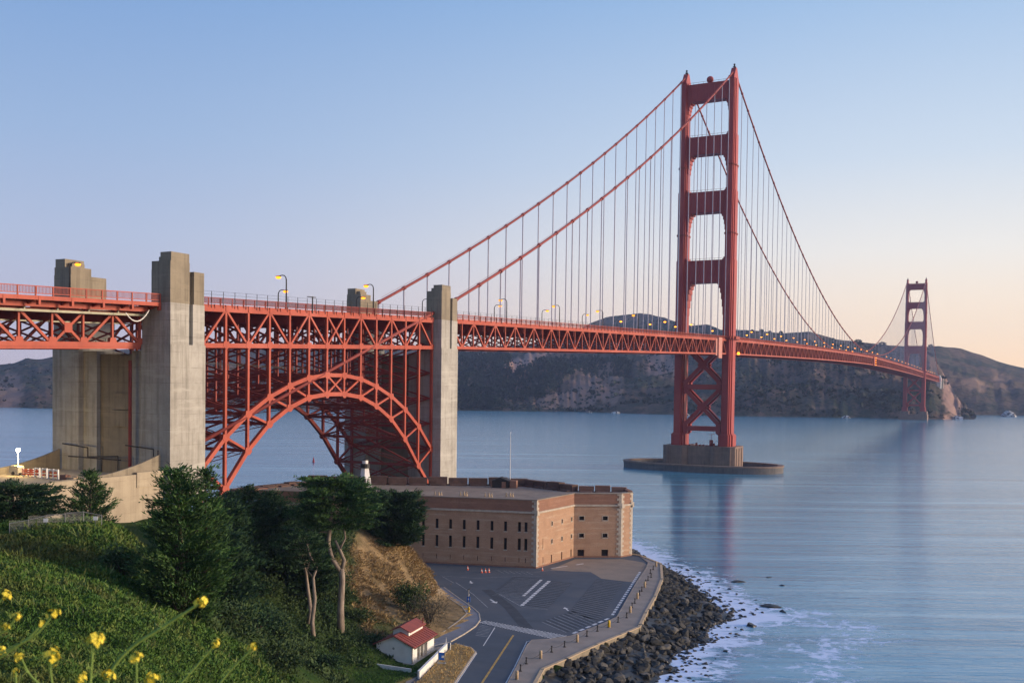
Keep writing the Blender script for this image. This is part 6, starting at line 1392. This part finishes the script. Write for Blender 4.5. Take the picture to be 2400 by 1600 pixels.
# ridge trees far away
for i, (x, y, z, w, h, lb) in enumerate([(-425, 2004, 186, 7, 8, 'tiny dark tree on the far ridge just right of the near tower'), (-405, 2014, 186, 8, 9, 'tiny peaked tree on the far ridge, second right of the near tower'), (-388, 2025, 185, 7, 7, 'tiny dark tree on the far ridge, third right of the near tower'), (-364, 2037, 182, 7, 9, 'tiny lone dark tree on the far ridge, fourth right of the near tower'), (-200, 2126, 165, 16, 8, 'tiny wide tree on the far ridge where the cable dips'), (-146, 2125, 157, 18, 9, 'wide dark tree clump on the far ridge left of the far tower'), (-40, 2115, 152, 10, 7, 'tiny dark tree on the far ridge right of the far tower')]):
    T = thing('ridge_tree', lb, 'tree', (x, y, z - 4), 'trees on the far ridge'); MB().tube([(0, 0, -4), (0, 0, h * .6)], [1, .4], 6).build('trunk', BARKD, T)
    k = 420; a = rng.normal(size=(k, 3)); a /= np.linalg.norm(a, axis=1)[:, None]; P = a * rng.uniform(.3, 1, k)[:, None] * np.array((w * .5, w * .5, h * .42)) + np.array((0, 0, h * .62)); quads('crown', leafquads(P, a, .26 * h * rng.uniform(.6, 1.2, k), .4), FORESTM, T)
# pale surf and rocks on the far shore
for i, (x, y, s, lb) in enumerate([(-545, 1236, 7, 'white splash of surf and pale rock on the far shore, leftmost of three'), (-490, 1222, 10, 'white splash of surf and pale rock on the far shore, middle of three'), (-352, 1200, 7, 'white surf on pale rock seen between the legs of the near tower'), (-105, 1285, 9, 'pale sea rock at the far shore left of the far tower'), (62, 1372, 12, 'pale capped sea stack right of the far tower'), (128, 1700, 22, 'dark rocky islet with pale top at the right frame edge')]):
    o = bpy.data.objects.new('far_rock', rockmesh(60 + i, .8)); o.data.materials.append(M('guano_rock' , (.62, .60, .56), (.08, .075, .07), .25, lo=.46, hi=.56)) if i == 0 else o.data.materials.append(bpy.data.materials['guano_rock']); COL.objects.link(o); o.location = (x, y, 1); o.scale = (s, s * .7, s * .62); tag(o, lb, 'rock', 'pale rocks along the far shore')

# ------------------------------------------------------------------ mustard flowers near the camera
FL = {'a': (2.9, 1.15, [(162.286, -608.761, 45.937), (162.196, -608.814, 45.868), (162.126, -608.856, 45.814), (162.079, -608.885, 45.75), (162.059, -608.899, 45.667)], 'long arching mustard stem with yellow tip, tallest and farthest right of the middle ones'),
 'b': (2.6, .8, [(161.935, -608.96, 45.902), (161.891, -608.987, 45.841), (161.811, -609.034, 45.793), (161.751, -609.069, 45.757)], 'mustard flower on a long stem slanting in from the left edge'),
 'b2': (2.62, .55, [(161.906, -608.977, 45.872), (161.871, -608.999, 45.829), (161.811, -609.034, 45.781)], 'small mustard bud cluster just below the slanting stem tip at left'),
 'c': (2.2, 1.0, [(162.034, -608.907, 45.823), (162.031, -608.91, 45.778), (162.029, -608.914, 45.714), (162.033, -608.915, 45.644)], 'big yellow mustard head on an upright stem under the arching one'),
 'd': (2.3, 1.0, [(161.933, -608.965, 45.786), (161.932, -608.967, 45.748), (161.945, -608.963, 45.666)], 'large mustard head left of the upright big one'),
 'e': (2.8, .9, [(161.862, -609.005, 45.779), (161.884, -608.995, 45.735), (161.926, -608.973, 45.689)], 'mustard flower on a stem leaning down to the right at lower left'),
 'f': (3.0, .75, [(162.325, -608.744, 45.825), (162.281, -608.771, 45.764), (162.236, -608.798, 45.705)], 'slanting mustard stem, left one of the right hand pair'),
 'g': (3.1, .8, [(162.415, -608.694, 45.815), (162.362, -608.725, 45.753), (162.323, -608.75, 45.694)], 'slanting mustard stem, rightmost of all'),
 'h': (2.3, .8, [(162.137, -608.851, 45.779), (162.14, -608.853, 45.70), (162.143, -608.853, 45.645)], 'pointed mustard bloom right of the arching stem base'),
 'i': (2.7, 1.0, [(162.069, -608.891, 45.732), (162.076, -608.889, 45.69), (162.082, -608.887, 45.644)], 'mustard cluster at the bottom edge below the arching stem'),
 'j': (2.6, .8, [(162.006, -608.926, 45.723), (162.002, -608.93, 45.68), (161.998, -608.934, 45.643)], 'mustard bloom at the bottom edge left of the lowest cluster'),
 'k': (2.5, 1.0, [(162.174, -608.832, 45.727), (162.172, -608.835, 45.68), (162.171, -608.837, 45.645)], 'mustard bloom at the bottom edge, right of the arching stem'),
 'l': (2.7, .8, [(161.817, -609.024, 45.948), (161.797, -609.037, 45.921), (161.748, -609.067, 45.851)], 'highest mustard flower at the left frame edge'),
 'm': (2.6, .7, [(161.845, -609.011, 45.893), (161.825, -609.024, 45.857), (161.769, -609.056, 45.827)], 'mustard flower second from the top at the left edge'),
 'n': (2.6, .6, [(161.821, -609.025, 45.863), (161.80, -609.037, 45.851), (161.779, -609.05, 45.839)], 'small mustard flower just under the second one at the left edge'),
 'o': (2.9, .6, [(161.849, -609.014, 45.741), (161.852, -609.014, 45.70), (161.855, -609.014, 45.653)], 'small mustard flower at the lower left corner'),
 'p': (2.7, .7, [(161.811, -609.034, 45.799), (161.796, -609.043, 45.78), (161.781, -609.052, 45.757)], 'mustard flower half cut by the left frame edge')}
for key, (D, s, pts, lb) in FL.items():
    P = [Vector(CAM) + (Vector(p) - Vector(CAM)) * (D / 2.9) for p in pts]
    d = (P[-1] - P[-2]).normalized(); g = P[-1].copy(); low = float(H(g.x, g.y)); st_ = [P[-1] + d * .15, Vector((P[-1].x + d.x * .3, P[-1].y + d.y * .3, min(P[-1].z - .35, P[-1].z + d.z * .4)))]
    endp = st_[-1]; st_.append(Vector((endp.x, endp.y, float(H(endp.x, endp.y)) - .02)))
    chain = P + st_; s *= .84; T = thing('mustard_flower', lb, 'flower', tuple(st_[-1]), 'yellow mustard flowers in the foreground', world=True)
    # smooth the stem
    sm = []; C4 = [chain[0]] + chain + [chain[-1]]
    for i in range(1, len(C4) - 2):
        for q in np.linspace(0, 1, 5, endpoint=False):
            a, b, c, e = C4[i - 1], C4[i], C4[i + 1], C4[i + 2]; q = float(q); sm.append(.5 * ((2 * b) + (c - a) * q + (2 * a - 5 * b + 4 * c - e) * q * q + (3 * b - a - 3 * c + e) * q ** 3))
    sm.append(chain[-1]); n = len(sm); r0 = .0030 * (1.5 if key == 'a' else 1) * D / 2.6
    MB().tube(sm, [r0 * (.75 + .8 * i / n) for i in range(n)], 7).build('stem', STEM, T, True)
    ax = (P[0] - P[1]).normalized(); hd = MB(); bd = MB(); c0 = P[0]
    for i in range(14):
        u = Vector((rnd.gauss(0, 1), rnd.gauss(0, 1), rnd.gauss(0, 1))).normalized(); u = (u * .8 + ax * .55).normalized(); c = c0 + u * .0175 * s * rnd.uniform(.25, 1.35) + ax * .006 * s * rnd.uniform(-1, 1); e1 = u.cross(Vector((0.3, .2, 1))).normalized(); e2 = u.cross(e1); w = .0100 * s
        for k_ in range(4):
            a = k_ * math.pi / 2 + rnd.random() * .3; dd = e1 * math.cos(a) + e2 * math.sin(a); sdv = e1 * -math.sin(a) + e2 * math.cos(a)
            hd.add([c, c + dd * w * .55 + sdv * w * .5 + u * w * .2, c + dd * w * 1.15 + u * w * .1, c + dd * w * .55 - sdv * w * .5 + u * w * .2], [(0, 1, 2, 3)])
        hd.ball(c + u * .001, .0022 * s, n=6, m=4)
    for i in range(9): u = (ax + Vector((rnd.gauss(0, .5), rnd.gauss(0, .5), rnd.gauss(0, .5)))).normalized(); bd.ball(c0 + u * .012 * s, .003 * s, .003 * s, .0045 * s, 6, 4)
    hd.build('petals', PETAL, T); bd.build('buds', STEM, T)
    if key in 'abcefg':
        for i in range(7):
            q = sm[min(n - 2, 3 + i * 2)]; u = Vector((rnd.gauss(0, 1), rnd.gauss(0, 1), .6)).normalized(); MB().tube([q, q + u * .012, q + u * .018 + ax * .012], [.0012, .0014, .0004], 5).build('seed_pod', STEM, T)

# ------------------------------------------------------------------ haze
HAZE = 0.000065
if HAZE:
    hz = MB().box(-3600, 3600, -1600, 4050, -6.5, 300).build('haze', bpy.data.materials.new('haze_air')); hz['kind'] = 'stuff'
    m = hz.data.materials[0]; m.use_nodes = True; t = m.node_tree; t.nodes.clear(); o = t.nodes.new('ShaderNodeOutputMaterial'); v = t.nodes.new('ShaderNodeVolumePrincipled'); v.inputs['Color'].default_value = (.50, .64, 1, 1); v.inputs['Density'].default_value = HAZE; v.inputs['Anisotropy'].default_value = .1; t.links.new(v.outputs[0], o.inputs['Volume'])
for o in list(bpy.data.objects):
    if '_w' in o: del o['_w']
